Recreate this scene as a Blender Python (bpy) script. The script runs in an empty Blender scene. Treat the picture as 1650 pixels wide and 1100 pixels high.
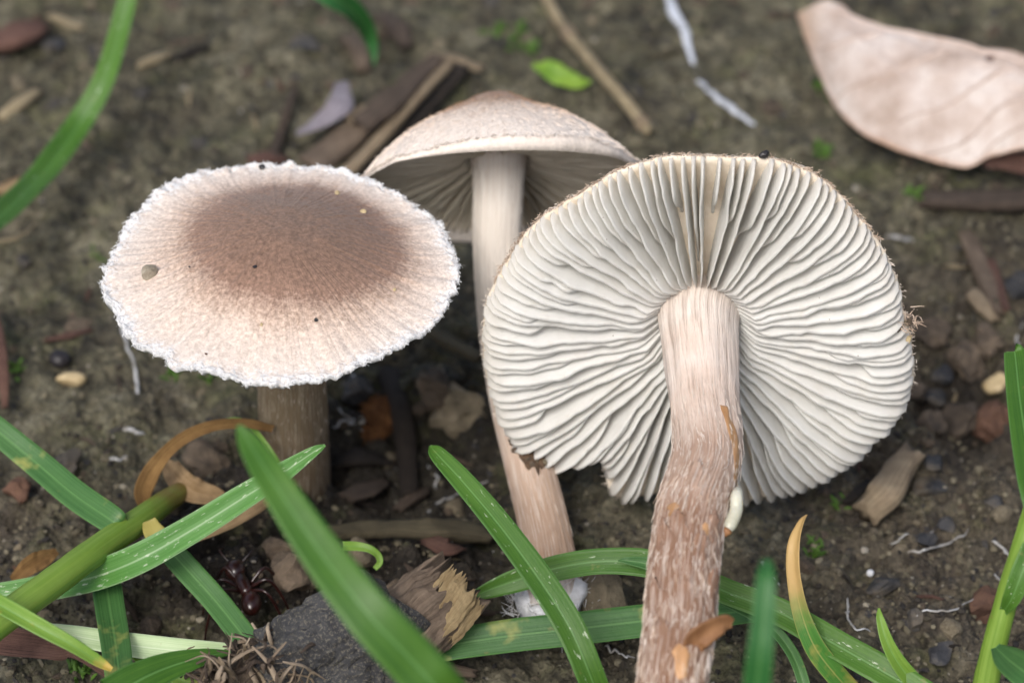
import bpy, bmesh, math, random
import numpy as np
from mathutils import Vector

# ------------------------------------------------------------------ camera, sky, sun, exposure
# 1 unit = 1 centimetre
scene = bpy.context.scene
COL = scene.collection
DEP = math.radians(40.0)          # the camera looks down by this much
LENS, DIST = 115.0, 27.8
F_ = np.array([0, math.cos(DEP), -math.sin(DEP)])
U_ = np.array([0, math.sin(DEP), math.cos(DEP)])
R_ = np.array([1.0, 0, 0])
TGT = np.array([0, 0, 1.2])
CAM = TGT - DIST * F_
cd = bpy.data.cameras.new('camera'); cam = bpy.data.objects.new('camera', cd); COL.objects.link(cam)
cam.location = CAM; cam.rotation_euler = (math.pi/2 - DEP, 0, 0)
cd.lens = LENS; cd.sensor_width = 36; cd.clip_start = 0.5; cd.clip_end = 3000
cd.dof.use_dof = True; cd.dof.focus_distance = 25.8; cd.dof.aperture_fstop = 0.31
scene.camera = cam

SUN_EL, SUN_AZ = math.radians(50), math.radians(204)   # azimuth clockwise from +Y
w = bpy.data.worlds.new('World'); scene.world = w; w.use_nodes = True
nt = w.node_tree; nt.nodes.clear()
sky = nt.nodes.new('ShaderNodeTexSky'); sky.sky_type = 'NISHITA'; sky.sun_disc = False
sky.sun_elevation = SUN_EL; sky.sun_rotation = SUN_AZ; sky.air_density = 1.0; sky.dust_density = 4.0
hs = nt.nodes.new('ShaderNodeHueSaturation'); hs.inputs['Saturation'].default_value = 0.85   # overcast: the blue is veiled
bg = nt.nodes.new('ShaderNodeBackground'); bg.inputs['Strength'].default_value = 0.11
wo = nt.nodes.new('ShaderNodeOutputWorld')
nt.links.new(sky.outputs[0], hs.inputs['Color']); nt.links.new(hs.outputs[0], bg.inputs['Color']); nt.links.new(bg.outputs[0], wo.inputs[0])
sd = bpy.data.lights.new('sun', 'SUN'); sd.energy = 1.5; sd.angle = math.radians(22); sd.color = (1.0, 0.985, 0.96)
sun = bpy.data.objects.new('sun', sd); COL.objects.link(sun)
sdir = Vector((math.sin(SUN_AZ)*math.cos(SUN_EL), math.cos(SUN_AZ)*math.cos(SUN_EL), math.sin(SUN_EL)))
sun.rotation_euler = sdir.to_track_quat('Z', 'Y').to_euler(); sun.location = (0, 0, 60)
vs = scene.view_settings; vs.view_transform = 'Standard'; vs.look = 'None'; vs.gamma = 1; vs.exposure = 0.57; vs.use_curve_mapping = False
scene.cycles.use_denoising = True
scene.cycles.max_bounces = 6; scene.cycles.diffuse_bounces = 4; scene.cycles.glossy_bounces = 2; scene.cycles.transmission_bounces = 4
scene.cycles.use_adaptive_sampling = True; scene.cycles.adaptive_threshold = 0.02

rng = np.random.default_rng(7); random.seed(7)

# ------------------------------------------------------------------ placing helpers
KPX = 36.0 / LENS / 1650.0
def ray(px, py): return F_ + R_*((px-825)*KPX) + U_*((550-py)*KPX)
def depth(P): return float(np.dot(np.asarray(P)-CAM, F_))
def cmpx(px, P): return px*KPX*depth(P)            # size in cm of px picture units at P
def W(px, py, z):
    d = ray(px, py); t = (z-CAM[2])/d[2]; return CAM + d*t
def onplane(px, py, P0, n):
    d = ray(px, py); t = np.dot(P0-CAM, n)/np.dot(d, n); return CAM + d*t
def unit(v): v = np.asarray(v, float); return v/np.linalg.norm(v)

# ------------------------------------------------------------------ noise
def _h(ix, iy, iz, s):
    h = (ix*374761393 + iy*668265263 + iz*2147483647 + s*1274126177) & 0xFFFFFFFF
    h = ((h ^ (h >> 13)) * 1274126177) & 0xFFFFFFFF
    h = ((h ^ (h >> 15)) * 2246822519) & 0xFFFFFFFF
    return ((h ^ (h >> 16)) & 0xFFFF) / 65535.0
def vn(x, y, z=None, s=0):
    x = np.asarray(x, float); y = np.asarray(y, float)
    ix = np.floor(x).astype(np.int64); iy = np.floor(y).astype(np.int64)
    fx = x-ix; fy = y-iy; fx = fx*fx*(3-2*fx); fy = fy*fy*(3-2*fy)
    def pl(iz):
        a = _h(ix, iy, iz, s); b = _h(ix+1, iy, iz, s); c = _h(ix, iy+1, iz, s); d = _h(ix+1, iy+1, iz, s)
        return (a*(1-fx)+b*fx)*(1-fy) + (c*(1-fx)+d*fx)*fy
    if z is None: return pl(np.zeros_like(ix))*2-1
    z = np.asarray(z, float); iz = np.floor(z).astype(np.int64); fz = z-iz; fz = fz*fz*(3-2*fz)
    return (pl(iz)*(1-fz)+pl(iz+1)*fz)*2-1
def fbm(x, y, z=None, o=4, s=0, g=0.5):
    t = 0; a = 1; n = 0
    for i in range(o):
        k = 2.03**i
        t = t + a*vn(np.asarray(x)*k+i*7.3, np.asarray(y)*k+i*3.1, None if z is None else np.asarray(z)*k+i*1.7, s+i); n += a; a *= g
    return t/n
def worley(x, y, s=0):
    ix = np.floor(x).astype(np.int64); iy = np.floor(y).astype(np.int64); z0 = np.zeros_like(ix)
    f1 = np.full(x.shape, 9.0); f2 = np.full(x.shape, 9.0); idv = np.zeros(x.shape)
    for dx in (-1, 0, 1):
        for dy in (-1, 0, 1):
            jx = ix+dx; jy = iy+dy
            d = np.hypot(jx+_h(jx, jy, z0, s)-x, jy+_h(jx, jy, z0+5, s)-y); r = _h(jx, jy, z0+9, s)
            m = d < f1; f2 = np.where(m, f1, np.minimum(f2, d)); idv = np.where(m, r, idv); f1 = np.where(m, d, f1)
    return f1, f2, idv
def sstep(a, b, x): t = np.clip((x-a)/(b-a), 0, 1); return t*t*(3-2*t)

# ------------------------------------------------------------------ ground height
def gauss(x, y, c, rx, ry): return np.exp(-(((x-c[0])/rx)**2+((y-c[1])/ry)**2))
CR1, CR2, CR3, CR4 = W(1560, 560, 0), W(640, 740, 0), W(420, 900, 0), W(1560, 640, 0)
CRA = W(1560, 860, 0)
def gh(x, y):
    x = np.asarray(x, float); y = np.asarray(y, float)
    h = 0.16*fbm(x/2.9, y/2.9, o=3, s=3) + 0.11*fbm(x/0.7, y/0.7, o=3, s=11) + 0.065*fbm(x/0.22, y/0.22, o=3, s=21) + 0.040*fbm(x/0.09, y/0.09, o=2, s=27)
    cm = gauss(x, y, CR1, 1.1, 1.6) + 0.8*gauss(x, y, CR2, 1.6, 1.6) + 0.7*gauss(x, y, CR3, 2.2, 1.2) + 0.55*gauss(x, y, CRA, 1.6, 1.5) + 0.22
    cm = np.clip(cm, 0, 1)
    wx = x + 0.12*fbm(x/0.3, y/0.3, o=2, s=41); wy = y + 0.12*fbm(x/0.3, y/0.3, o=2, s=43)
    f1, f2, iv = worley(wx/0.62, wy/0.62, 5)
    h = h + cm*(0.30*np.sqrt(np.clip(1-(f1/0.62)**2, 0, 1))*iv - 0.07)
    f1, f2, iv = worley(wx/0.24, wy/0.24, 8)
    h = h + cm*(0.15*np.sqrt(np.clip(1-(f1/0.6)**2, 0, 1))*iv - 0.03)
    f1, f2, iv = worley(wx/0.13+3, wy/0.13, 9)
    h = h + (0.25+0.75*cm)*0.06*np.sqrt(np.clip(1-(f1/0.5)**2, 0, 1))*iv*(iv > 0.35)
    h = h - 0.48*gauss(x, y, CR2, 0.9, 1.0) - 0.25*gauss(x, y, CR4, 0.5, 0.6)
    return h - 0.02
def G(px, py, off=0.0):
    z = 0.0
    for _ in range(6):
        P = W(px, py, z+off); z = 0.5*z+0.5*float(gh(P[0], P[1]))
    P = W(px, py, z+off); return P
def onG(x, y, off=0.0): return np.array([x, y, float(gh(x, y))+off])

# ------------------------------------------------------------------ materials
class NT:
    def __init__(s, name):
        s.m = bpy.data.materials.new(name); s.m.use_nodes = True; s.t = s.m.node_tree; s.t.nodes.clear()
        s.out = s.n('OutputMaterial'); s.p = s.n('BsdfPrincipled'); s.l(s.p.outputs[0], s.out.inputs[0])
    def n(s, k): return s.t.nodes.new('ShaderNode'+k)
    def l(s, a, b): s.t.links.new(a, b)
    def put(s, sock, v):
        if hasattr(v, 'is_linked') or isinstance(v, bpy.types.NodeSocket): s.l(v, sock)
        else:
            try: sock.default_value = v
            except Exception: sock.default_value = (*v, 1.0) if len(v) == 3 else v
    def obj(s): return s.n('TexCoord').outputs['Object']
    def geo(s): return s.n('NewGeometry').outputs['Position']
    def uv(s): return s.n('UVMap').outputs[0]
    def attr(s, nm):
        a = s.n('Attribute'); a.attribute_name = nm; return a
    def rnd(s): return s.n('ObjectInfo').outputs['Random']
    def map(s, v, sc=(1, 1, 1), loc=(0, 0, 0)):
        m = s.n('Mapping'); s.put(m.inputs['Vector'], v); m.inputs['Scale'].default_value = sc; s.put(m.inputs['Location'], loc); return m.outputs[0]
    def noise(s, v, sc, det=4, rough=0.55, dist=0.0):
        n = s.n('TexNoise'); s.put(n.inputs['Vector'], v); n.inputs['Scale'].default_value = sc; n.inputs['Detail'].default_value = det
        n.inputs['Roughness'].default_value = rough; n.inputs['Distortion'].default_value = dist; return n.outputs['Fac']
    def voro(s, v, sc, feat='F1', rnd=1.0):
        n = s.n('TexVoronoi'); s.put(n.inputs['Vector'], v); n.inputs['Scale'].default_value = sc; n.feature = feat; n.inputs['Randomness'].default_value = rnd; return n
    def ramp(s, f, st, interp='LINEAR'):
        r = s.n('ValToRGB'); r.color_ramp.interpolation = interp; e = r.color_ramp.elements
        while len(e) < len(st): e.new(0.5)
        for i, (p, c) in enumerate(st):
            e[i].position = p; e[i].color = (*c, 1) if not isinstance(c, (int, float)) else (c, c, c, 1)
        s.put(r.inputs[0], f); return r.outputs[0]
    def mix(s, f, a, b, mode='MIX'):
        m = s.n('Mix'); m.data_type = 'RGBA'; m.blend_type = mode
        s.put(m.inputs[0], f); s.put(m.inputs[6], (*a, 1) if isinstance(a, tuple) else a); s.put(m.inputs[7], (*b, 1) if isinstance(b, tuple) else b); return m.outputs[2]
    def math(s, op, a, b=0.0, c=None):
        m = s.n('Math'); m.operation = op; s.put(m.inputs[0], a); s.put(m.inputs[1], b)
        if c is not None: s.put(m.inputs[2], c)
        return m.outputs[0]
    def sep(s, v):
        x = s.n('SeparateXYZ'); s.put(x.inputs[0], v); return x.outputs
    def bump(s, h, st=0.5, d=0.02, prev=None):
        b = s.n('Bump'); s.put(b.inputs['Height'], h); b.inputs['Strength'].default_value = st; b.inputs['Distance'].default_value = d
        if prev is not None: s.l(prev, b.inputs['Normal'])
        return b.outputs[0]
    def fin(s, col, rough=0.7, nrm=None, sss=0.0, rad=(0.1, 0.06, 0.04), spec=0.4, sheen=0.0, transl=0.0, tcol=None):
        p = s.p; s.put(p.inputs['Base Color'], (*col, 1) if isinstance(col, tuple) else col); s.put(p.inputs['Roughness'], rough)
        p.inputs['Specular IOR Level'].default_value = spec
        if nrm is not None: s.l(nrm, p.inputs['Normal'])
        if sss: p.inputs['Subsurface Weight'].default_value = sss; p.inputs['Subsurface Radius'].default_value = rad; p.inputs['Subsurface Scale'].default_value = 1.0
        if sheen: p.inputs['Sheen Weight'].default_value = sheen
        if transl:
            tr = s.n('BsdfTranslucent'); s.put(tr.inputs[0], tcol if tcol is not None else ((*col, 1) if isinstance(col, tuple) else col))
            if nrm is not None: s.l(nrm, tr.inputs['Normal'])
            mx = s.n('MixShader'); mx.inputs[0].default_value = transl; s.l(p.outputs[0], mx.inputs[1]); s.l(tr.outputs[0], mx.inputs[2]); s.l(mx.outputs[0], s.out.inputs[0])
        return s.m

def soil_mat():
    s = NT('soil'); v = s.geo()
    a = s.noise(v, 0.6, 4, 0.6); b = s.noise(v, 3.0, 6, 0.7); c = s.noise(v, 14, 4, 0.7)
    col = s.ramp(s.math('ADD', s.math('MULTIPLY', a, 0.35), s.math('MULTIPLY', b, 0.65)), [(0.39, (0.026, 0.023, 0.016)), (0.45, (0.064, 0.057, 0.037)), (0.53, (0.125, 0.113, 0.072)), (0.62, (0.225, 0.205, 0.142))])
    bm_ = s.attr('brown').outputs['Fac']; red = s.ramp(s.math('ADD', s.math('MULTIPLY', bm_, 0.5), s.noise(s.map(v, loc=(4, 9, 2)), 0.9, 4)), [(0.55, 0.0), (0.85, 1.0)])
    col = s.mix(s.math('MULTIPLY', red, 0.65), col, s.mix(b, (0.028, 0.021, 0.016), (0.140, 0.108, 0.080)))
    shm_ = s.ramp(s.math('ADD', s.attr('shade_dark').outputs['Fac'], s.math('MULTIPLY', s.math('SUBTRACT', b, 0.5), 0.9)), [(0.28, 0.0), (0.62, 1.0)])
    col = s.mix(s.math('MULTIPLY', shm_, 0.85), col, (0.017, 0.013, 0.010))  # shade of the hollows painted in as near-black soil colour
    alg = s.ramp(s.noise(s.map(v, loc=(31, 5, 0)), 1.3, 5, 0.7), [(0.52, 0.0), (0.68, 1.0)])
    col = s.mix(s.math('MULTIPLY', alg, 0.45), col, (0.125, 0.132, 0.048))
    g = s.voro(v, 22); gr = s.ramp(s.sep(g.outputs['Color'])[0], [(0.0, 0.35), (0.5, 0.95), (1.0, 1.45)])
    col = s.mix(0.6, col, s.mix(1.0, col, gr, 'MULTIPLY'))
    sp = s.voro(v, 9); spm = s.math('MULTIPLY', s.math('LESS_THAN', sp.outputs['Distance'], 0.20), s.math('GREATER_THAN', s.sep(sp.outputs['Color'])[1], 0.62))
    col = s.mix(s.math('MULTIPLY', spm, 0.8), col, (0.028, 0.028, 0.034))
    sp2 = s.voro(s.map(v, loc=(3, 3, 3)), 13); spm2 = s.math('MULTIPLY', s.math('LESS_THAN', sp2.outputs['Distance'], 0.17), s.math('GREATER_THAN', s.sep(sp2.outputs['Color'])[1], 0.86))
    col = s.mix(s.math('MULTIPLY', spm2, 0.7), col, (0.42, 0.38, 0.31))
    col = s.mix(0.5, col, s.mix(1.0, col, s.ramp(c, [(0.3, 0.45), (0.7, 1.5)]), 'MULTIPLY'))
    n1 = s.bump(s.noise(v, 26, 5, 0.75), 0.9, 0.04); n2 = s.bump(g.outputs['Distance'], 0.7, 0.03, n1)
    return s.fin(col, s.ramp(b, [(0.3, 0.42), (0.7, 0.85)]), n2, spec=0.35)

def rock_mat(name, c1, c2, sc=6.0, rough=0.65, grain=30, speck=None, dust=0.0):
    s = NT(name); v = s.obj(); r = s.rnd()
    v2 = s.n('VectorMath'); v2.operation = 'ADD'; s.l(v, v2.inputs[0]); cx = s.n('CombineXYZ'); s.l(s.math('MULTIPLY', r, 37.0), cx.inputs[0]); s.l(cx.outputs[0], v2.inputs[1]); v = v2.outputs[0]
    a = s.noise(v, sc, 5, 0.65)
    col = s.ramp(a, [(0.3, c1), (0.68, c2)])
    col = s.mix(0.5, col, s.mix(1.0, col, s.ramp(r, [(0, 0.55), (1, 1.45)]), 'MULTIPLY'))
    if speck is not None:
        m = s.ramp(s.noise(v, grain, 3, 0.8), [(0.53, 0.0), (0.60, 1.0)])
        col = s.mix(s.math('MULTIPLY', m, 0.7), col, speck)
    du = s.ramp(s.noise(v, 3.0, 5, 0.7), [(0.45, 0.0), (0.62, 1.0)]); col = s.mix(s.math('MULTIPLY', du, dust), col, (0.15, 0.12, 0.08))
    nb = s.bump(s.noise(v, grain, 5, 0.7), 0.6, 0.03)
    return s.fin(col, rough, nb, spec=0.4)

def wood_mat(name, c1, c2, along=0.8, across=9.0, rough=0.75, use='uv', transl=0):
    s = NT(name); v = s.attr('cyl').outputs['Vector']; r = s.rnd()
    cx = s.n('CombineXYZ'); s.l(s.math('MULTIPLY', r, 31.0), cx.inputs[2])
    m = s.map(v, (across, across, along), cx.outputs[0])
    a = s.noise(m, 1.0, 6, 0.65, 0.4); b = s.noise(s.obj(), 7, 5, 0.65)
    col = s.ramp(s.math('ADD', s.math('MULTIPLY', a, 0.6), s.math('MULTIPLY', b, 0.4)), [(0.34, c1), (0.64, c2)])
    nb = s.bump(s.noise(s.map(m, (2.5, 2.5, 2.5)), 1.0, 5, 0.7), 0.8, 0.035); nb = s.bump(b, 0.4, 0.03, nb)
    return s.fin(col, rough, nb, spec=0.3, transl=transl)

def grass_mat(name, c1, c2, fleck=0.0, yel=0.0, ycol=(0.50, 0.36, 0.07), tip=None, rib=(0.16, 0.34, 0.10), root=None):
    s = NT(name); u = s.sep(s.uv()); x = u[0]; y = u[1]
    cx = s.n('CombineXYZ'); s.l(s.math('MULTIPLY', x, 22.0), cx.inputs[0]); s.l(s.math('MULTIPLY', y, 1.5), cx.inputs[1]); s.l(s.math('MULTIPLY', s.rnd(), 50), cx.inputs[2])
    st = s.noise(cx.outputs[0], 1.0, 3, 0.6); big = s.noise(s.obj(), 1.1, 4)
    col = s.ramp(s.math('ADD', s.math('MULTIPLY', st, 0.55), s.math('MULTIPLY', big, 0.45)), [(0.33, c1), (0.66, c2)])
    mid = s.math('LESS_THAN', s.math('ABSOLUTE', s.math('SUBTRACT', x, 0.5)), 0.03)
    col = s.mix(s.math('MULTIPLY', mid, 0.45), col, rib)
    mar = s.math('GREATER_THAN', s.math('ABSOLUTE', s.math('SUBTRACT', x, 0.5)), 0.46); col = s.mix(s.math('MULTIPLY', mar, 0.35), col, rib)
    if yel:
        ym = s.ramp(s.noise(s.map(s.obj(), loc=(9, 2, 4)), 1.6, 4, 0.6), [(0.62-0.35*yel, 0.0), (0.70-0.3*yel, 1.0)]); col = s.mix(ym, col, ycol)
    if tip is not None: col = s.mix(s.ramp(s.math('ADD', y, s.math('MULTIPLY', s.noise(s.obj(), 4, 3), 0.2)), [(tip[0], 1.0), (tip[1], 0.0)]), col, tip[2])
    if root is not None: col = s.mix(s.ramp(s.math('ADD', y, s.math('MULTIPLY', s.noise(s.obj(), 4, 3), 0.2)), [(root[0], 0.0), (root[1], 1.0)]), col, root[2])
    if fleck:
        cx2 = s.n('CombineXYZ'); s.l(s.math('MULTIPLY', x, 7.0), cx2.inputs[0]); s.l(s.math('MULTIPLY', y, 30.0), cx2.inputs[1]); s.l(s.math('MULTIPLY', s.rnd(), 50), cx2.inputs[2])
        fm = s.ramp(s.noise(cx2.outputs[0], 1.0, 4, 0.7), [(0.74-0.36*fleck, 0.0), (0.79-0.36*fleck, 1.0)])
        col = s.mix(s.math('MULTIPLY', fm, 0.75), col, (0.60, 0.68, 0.50))
    br = s.ramp(s.noise(s.map(s.obj(), loc=(1, 7, 3)), 9, 3), [(0.68, 0.0), (0.76, 1.0)]); col = s.mix(s.math('MULTIPLY', br, 0.35), col, (0.30, 0.24, 0.08))
    nb = s.bump(s.math('SINE', s.math('ADD', s.math('MULTIPLY', x, 60.0), s.math('MULTIPLY', st, 9.0))), 0.12, 0.006); nb = s.bump(s.noise(s.obj(), 16, 3), 0.2, 0.02, nb)
    return s.fin(col, 0.48, nb, spec=0.45, transl=0.22)

def gill_mat(name, c1, c2):
    s = NT(name); v = s.obj(); cylv = s.attr('rad').outputs['Vector']; rr = s.sep(cylv)
    a = s.noise(v, 5, 4); col = s.ramp(a, [(0.3, c1), (0.7, c2)])
    # the margins of old gills turn tan in spots
    e = s.math('MULTIPLY', rr[1], s.ramp(s.noise(v, 9, 4, 0.65), [(0.52, 0.0), (0.68, 1.0)])); col = s.mix(s.math('MULTIPLY', e, 0.16), col, (0.52, 0.40, 0.24))
    col = s.mix(s.ramp(rr[0], [(0.90, 0.0), (1.0, 0.22)]), col, (0.50, 0.40, 0.27))
    col = s.mix(s.math('MULTIPLY', s.rnd(), 0.08), col, (0.74, 0.70, 0.60))
    sp = s.voro(v, 5); m = s.math('LESS_THAN', sp.outputs['Distance'], 0.035); col = s.mix(s.math('MULTIPLY', m, 0.5), col, (0.20, 0.14, 0.08))
    nb = s.bump(s.noise(v, 22, 3), 0.15, 0.02)
    return s.fin(col, 0.6, nb, spec=0.25, transl=0.36)

def cap_mat(name, stops, disc=True, jitter=0.16, hair=False, sss=0.15):
    s = NT(name); q = s.sep(s.attr('rad').outputs['Vector']); d = s.attr('disc').outputs['Fac']
    cx = s.n('CombineXYZ'); s.l(s.math('MULTIPLY', q[0], 26.0), cx.inputs[0]); s.l(s.math('MULTIPLY', q[1], 26.0), cx.inputs[1]); s.l(s.math('MULTIPLY', q[2], 2.6), cx.inputs[2])
    st = s.noise(cx.outputs[0], 1.0, 4, 0.65); fz = s.noise(s.obj(), 30, 3, 0.75); big = s.noise(s.obj(), 2.2, 3)
    f = s.math('ADD', d, s.math('MULTIPLY', s.math('MULTIPLY', s.math('SUBTRACT', st, 0.5), q[2]), jitter*0.35)); f = s.math('ADD', f, s.math('MULTIPLY', s.math('SUBTRACT', fz, 0.5), jitter*1.4)); f = s.math('ADD', f, s.math('MULTIPLY', s.math('SUBTRACT', big, 0.5), 0.16))
    if hair: f = s.math('ADD', f, s.math('MULTIPLY', s.math('SUBTRACT', s.attr('tone').outputs['Fac'], 0.5), 0.16))
    col = s.ramp(f, stops)
    col = s.mix(s.math('SUBTRACT', 0.72, s.math('MULTIPLY', q[2], 0.5)), col, s.mix(1.0, col, s.ramp(fz, [(0.34, 0.45), (0.66, 1.45)]), 'MULTIPLY'))
    nb = None
    if not hair:
        nb = s.bump(s.noise(s.obj(), 34, 5, 0.75), 0.55, 0.02); nb = s.bump(s.math('MULTIPLY', st, q[2]), 0.22, 0.02, nb)
    return s.fin(col, 0.85, nb, spec=0.2, sheen=0.15)

def stem_mat(name, stops, scurf=(0.78, 0.70, 0.62), amt=0.5, dark=(0.25, 0.15, 0.09), damt=0.4):
    s = NT(name); q = s.attr('cyl').outputs['Vector']; z = s.sep(q)[2]; t = s.attr('tone').outputs['Fac']
    st = s.noise(s.map(q, (9, 9, 1.5)), 1.0, 5, 0.65, 0.2); st2 = s.noise(s.map(q, (16, 16, 3.2), (5, 1, 2)), 1.0, 4, 0.7, 0.3); b = s.noise(s.obj(), 2.4, 4)
    col = s.ramp(s.math('ADD', t, s.math('MULTIPLY', s.math('SUBTRACT', b, 0.5), 0.35)), stops)
    col = s.mix(s.math('MULTIPLY', s.ramp(st, [(0.50, 0.0), (0.66, 1.0)]), damt), col, dark)
    col = s.mix(s.math('MULTIPLY', s.ramp(st2, [(0.50, 0.0), (0.62, 1.0)]), amt), col, scurf)
    nb = s.bump(st, 0.7, 0.035); nb = s.bump(st2, 0.6, 0.02, nb)
    return s.fin(col, 0.75, nb, spec=0.25)

def plain_mat(name, c1, c2, sc=6, rough=0.6, sss=0, rad=(0.1, 0.06, 0.03), spec=0.4, bump=0.3, transl=0.0, fine=25):
    s = NT(name); v = s.obj(); col = s.ramp(s.noise(v, sc, 5, 0.6), [(0.32, c1), (0.68, c2)])
    col = s.mix(0.3, col, s.mix(1.0, col, s.ramp(s.rnd(), [(0, 0.6), (1, 1.4)]), 'MULTIPLY'))
    return s.fin(col, rough, s.bump(s.noise(v, fine, 4, 0.65), bump, 0.02), sss=sss, rad=rad, spec=spec, transl=transl)

M = {}
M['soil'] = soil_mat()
M['slate'] = rock_mat('slate', (0.020, 0.020, 0.022), (0.056, 0.056, 0.060), rough=0.6, dust=0.6)
M['blackrock'] = rock_mat('black_grit', (0.018, 0.018, 0.020), (0.050, 0.050, 0.052), sc=5, rough=0.6, grain=42, speck=(0.15, 0.135, 0.10))
M['tanrock'] = rock_mat('tan_clod', (0.090, 0.074, 0.048), (0.260, 0.215, 0.145), rough=0.85)
M['clod'] = rock_mat('brown_clod', (0.042, 0.032, 0.023), (0.150, 0.112, 0.078), rough=0.9)
M['redclod'] = rock_mat('reddish_crumb', (0.060, 0.028, 0.017), (0.150, 0.080, 0.050), rough=0.8)
M['white'] = plain_mat('white_mycelium', (0.46, 0.47, 0.48), (0.74, 0.75, 0.78), 10, 0.7, bump=0.6)
M['root'] = plain_mat('pale_rootlet', (0.20, 0.18, 0.15), (0.62, 0.63, 0.64), 5, 0.5)
M['rootbright'] = plain_mat('bright_root', (0.34, 0.36, 0.40), (0.62, 0.65, 0.71), 5, 0.5)
M['bark'] = wood_mat('dark_bark', (0.038, 0.027, 0.021), (0.135, 0.100, 0.075))
M['bark2'] = wood_mat('grey_brown_bark', (0.070, 0.050, 0.036), (0.24, 0.18, 0.13))
M['lilac'] = wood_mat('grey_lilac_bark', (0.17, 0.14, 0.155), (0.46, 0.42, 0.47), rough=0.4)
M['blackwood'] = wood_mat('rotten_dark_wood', (0.014, 0.011, 0.009), (0.045, 0.034, 0.026))
M['mosswood'] = wood_mat('mossy_old_wood', (0.055, 0.045, 0.028), (0.15, 0.125, 0.075))
M['redwood'] = wood_mat('red_brown_stalk', (0.06, 0.028, 0.022), (0.21, 0.115, 0.085))
M['tanwood'] = wood_mat('pale_tan_wood', (0.19, 0.135, 0.085), (0.42, 0.33, 0.22))
M['straw'] = wood_mat('dry_straw', (0.24, 0.185, 0.105), (0.54, 0.44, 0.28), along=0.5, across=7, rough=0.55)
M['split'] = wood_mat('split_yellow_wood', (0.25, 0.165, 0.075), (0.56, 0.43, 0.24), along=0.7, across=14)
M['deadleaf'] = wood_mat('tan_dead_grass', (0.26, 0.16, 0.075), (0.55, 0.39, 0.22), along=0.6, across=7, transl=0.15)
M['browngrass'] = wood_mat('brown_dead_grass', (0.17, 0.085, 0.03), (0.40, 0.24, 0.09), along=0.6, across=7, transl=0.15)
M['grass'] = grass_mat('grass_mid_green', (0.030, 0.105, 0.009), (0.080, 0.195, 0.020))
M['grass_dark'] = grass_mat('grass_deep_green', (0.016, 0.095, 0.022), (0.040, 0.175, 0.036))
M['grass_teal'] = grass_mat('grass_bluish_green', (0.036, 0.120, 0.028), (0.090, 0.215, 0.058), fleck=0.03, yel=0.12, ycol=(0.34, 0.36, 0.10))
M['grass_fleck'] = grass_mat('grass_white_flecked', (0.060, 0.190, 0.030), (0.135, 0.320, 0.075), fleck=0.40, rib=(0.40, 0.55, 0.32))
M['grass_spot'] = grass_mat('grass_lightly_spotted', (0.036, 0.120, 0.010), (0.095, 0.215, 0.026), fleck=0.28)
M['grass_tipyel'] = grass_mat('grass_yellow_base', (0.036, 0.120, 0.028), (0.090, 0.215, 0.058), fleck=0.08, tip=(0.16, 0.28, (0.42, 0.36, 0.10)))
M['grass_yel'] = grass_mat('grass_yellowed', (0.05, 0.19, 0.03), (0.12, 0.30, 0.05), yel=0.42, ycol=(0.52, 0.40, 0.10), tip=(0.40, 0.62, (0.62, 0.42, 0.17)), rib=(0.48, 0.42, 0.14))
M['grass_lime'] = grass_mat('grass_lime_green', (0.12, 0.26, 0.03), (0.24, 0.38, 0.06), fleck=0.1, yel=0.15)
M['grass_pale'] = grass_mat('grass_bleached', (0.40, 0.56, 0.26), (0.64, 0.76, 0.48), rib=(0.74, 0.82, 0.62))
M['culm'] = grass_mat('grass_culm', (0.150, 0.280, 0.028), (0.290, 0.430, 0.080), tip=(0.16, 0.32, (0.21, 0.14, 0.035)), rib=(0.12, 0.26, 0.05))
M['sprout'] = plain_mat('fresh_sprout', (0.11, 0.24, 0.02), (0.26, 0.40, 0.05), 4, 0.5, transl=0.25)
M['moss'] = plain_mat('moss_green', (0.04, 0.10, 0.012), (0.11, 0.22, 0.03), 8, 0.6, transl=0.2)
M['ant'] = plain_mat('red_brown_chitin', (0.009, 0.003, 0.003), (0.030, 0.007, 0.005), 5, 0.28, spec=0.6, bump=0.05)
M['larva'] = plain_mat('larva_skin', (0.44, 0.43, 0.33), (0.62, 0.60, 0.49), 3, 0.3, sss=0.5, rad=(0.2, 0.16, 0.1), bump=0.1)
M['amber'] = plain_mat('amber_flesh', (0.34, 0.17, 0.07), (0.52, 0.30, 0.145), 4, 0.4)
M['flap'] = plain_mat('brown_skin_flap', (0.17, 0.075, 0.03), (0.36, 0.18, 0.08), 5, 0.5)
M['husk'] = plain_mat('pale_seed_husk', (0.38, 0.28, 0.14), (0.62, 0.50, 0.30), 6, 0.55)
M['seed'] = plain_mat('black_seed', (0.014, 0.012, 0.014), (0.030, 0.026, 0.028), 8, 0.4)
M['patch'] = plain_mat('stuck_soil', (0.050, 0.030, 0.018), (0.16, 0.10, 0.06), 9, 0.9, bump=1.0)
M['fibre'] = plain_mat('dry_fibres', (0.15, 0.11, 0.075), (0.36, 0.29, 0.21), 3, 0.8)
M['rust'] = plain_mat('rusty_fluff', (0.09, 0.035, 0.012), (0.24, 0.11, 0.04), 9, 0.95, bump=1.0)

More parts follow.
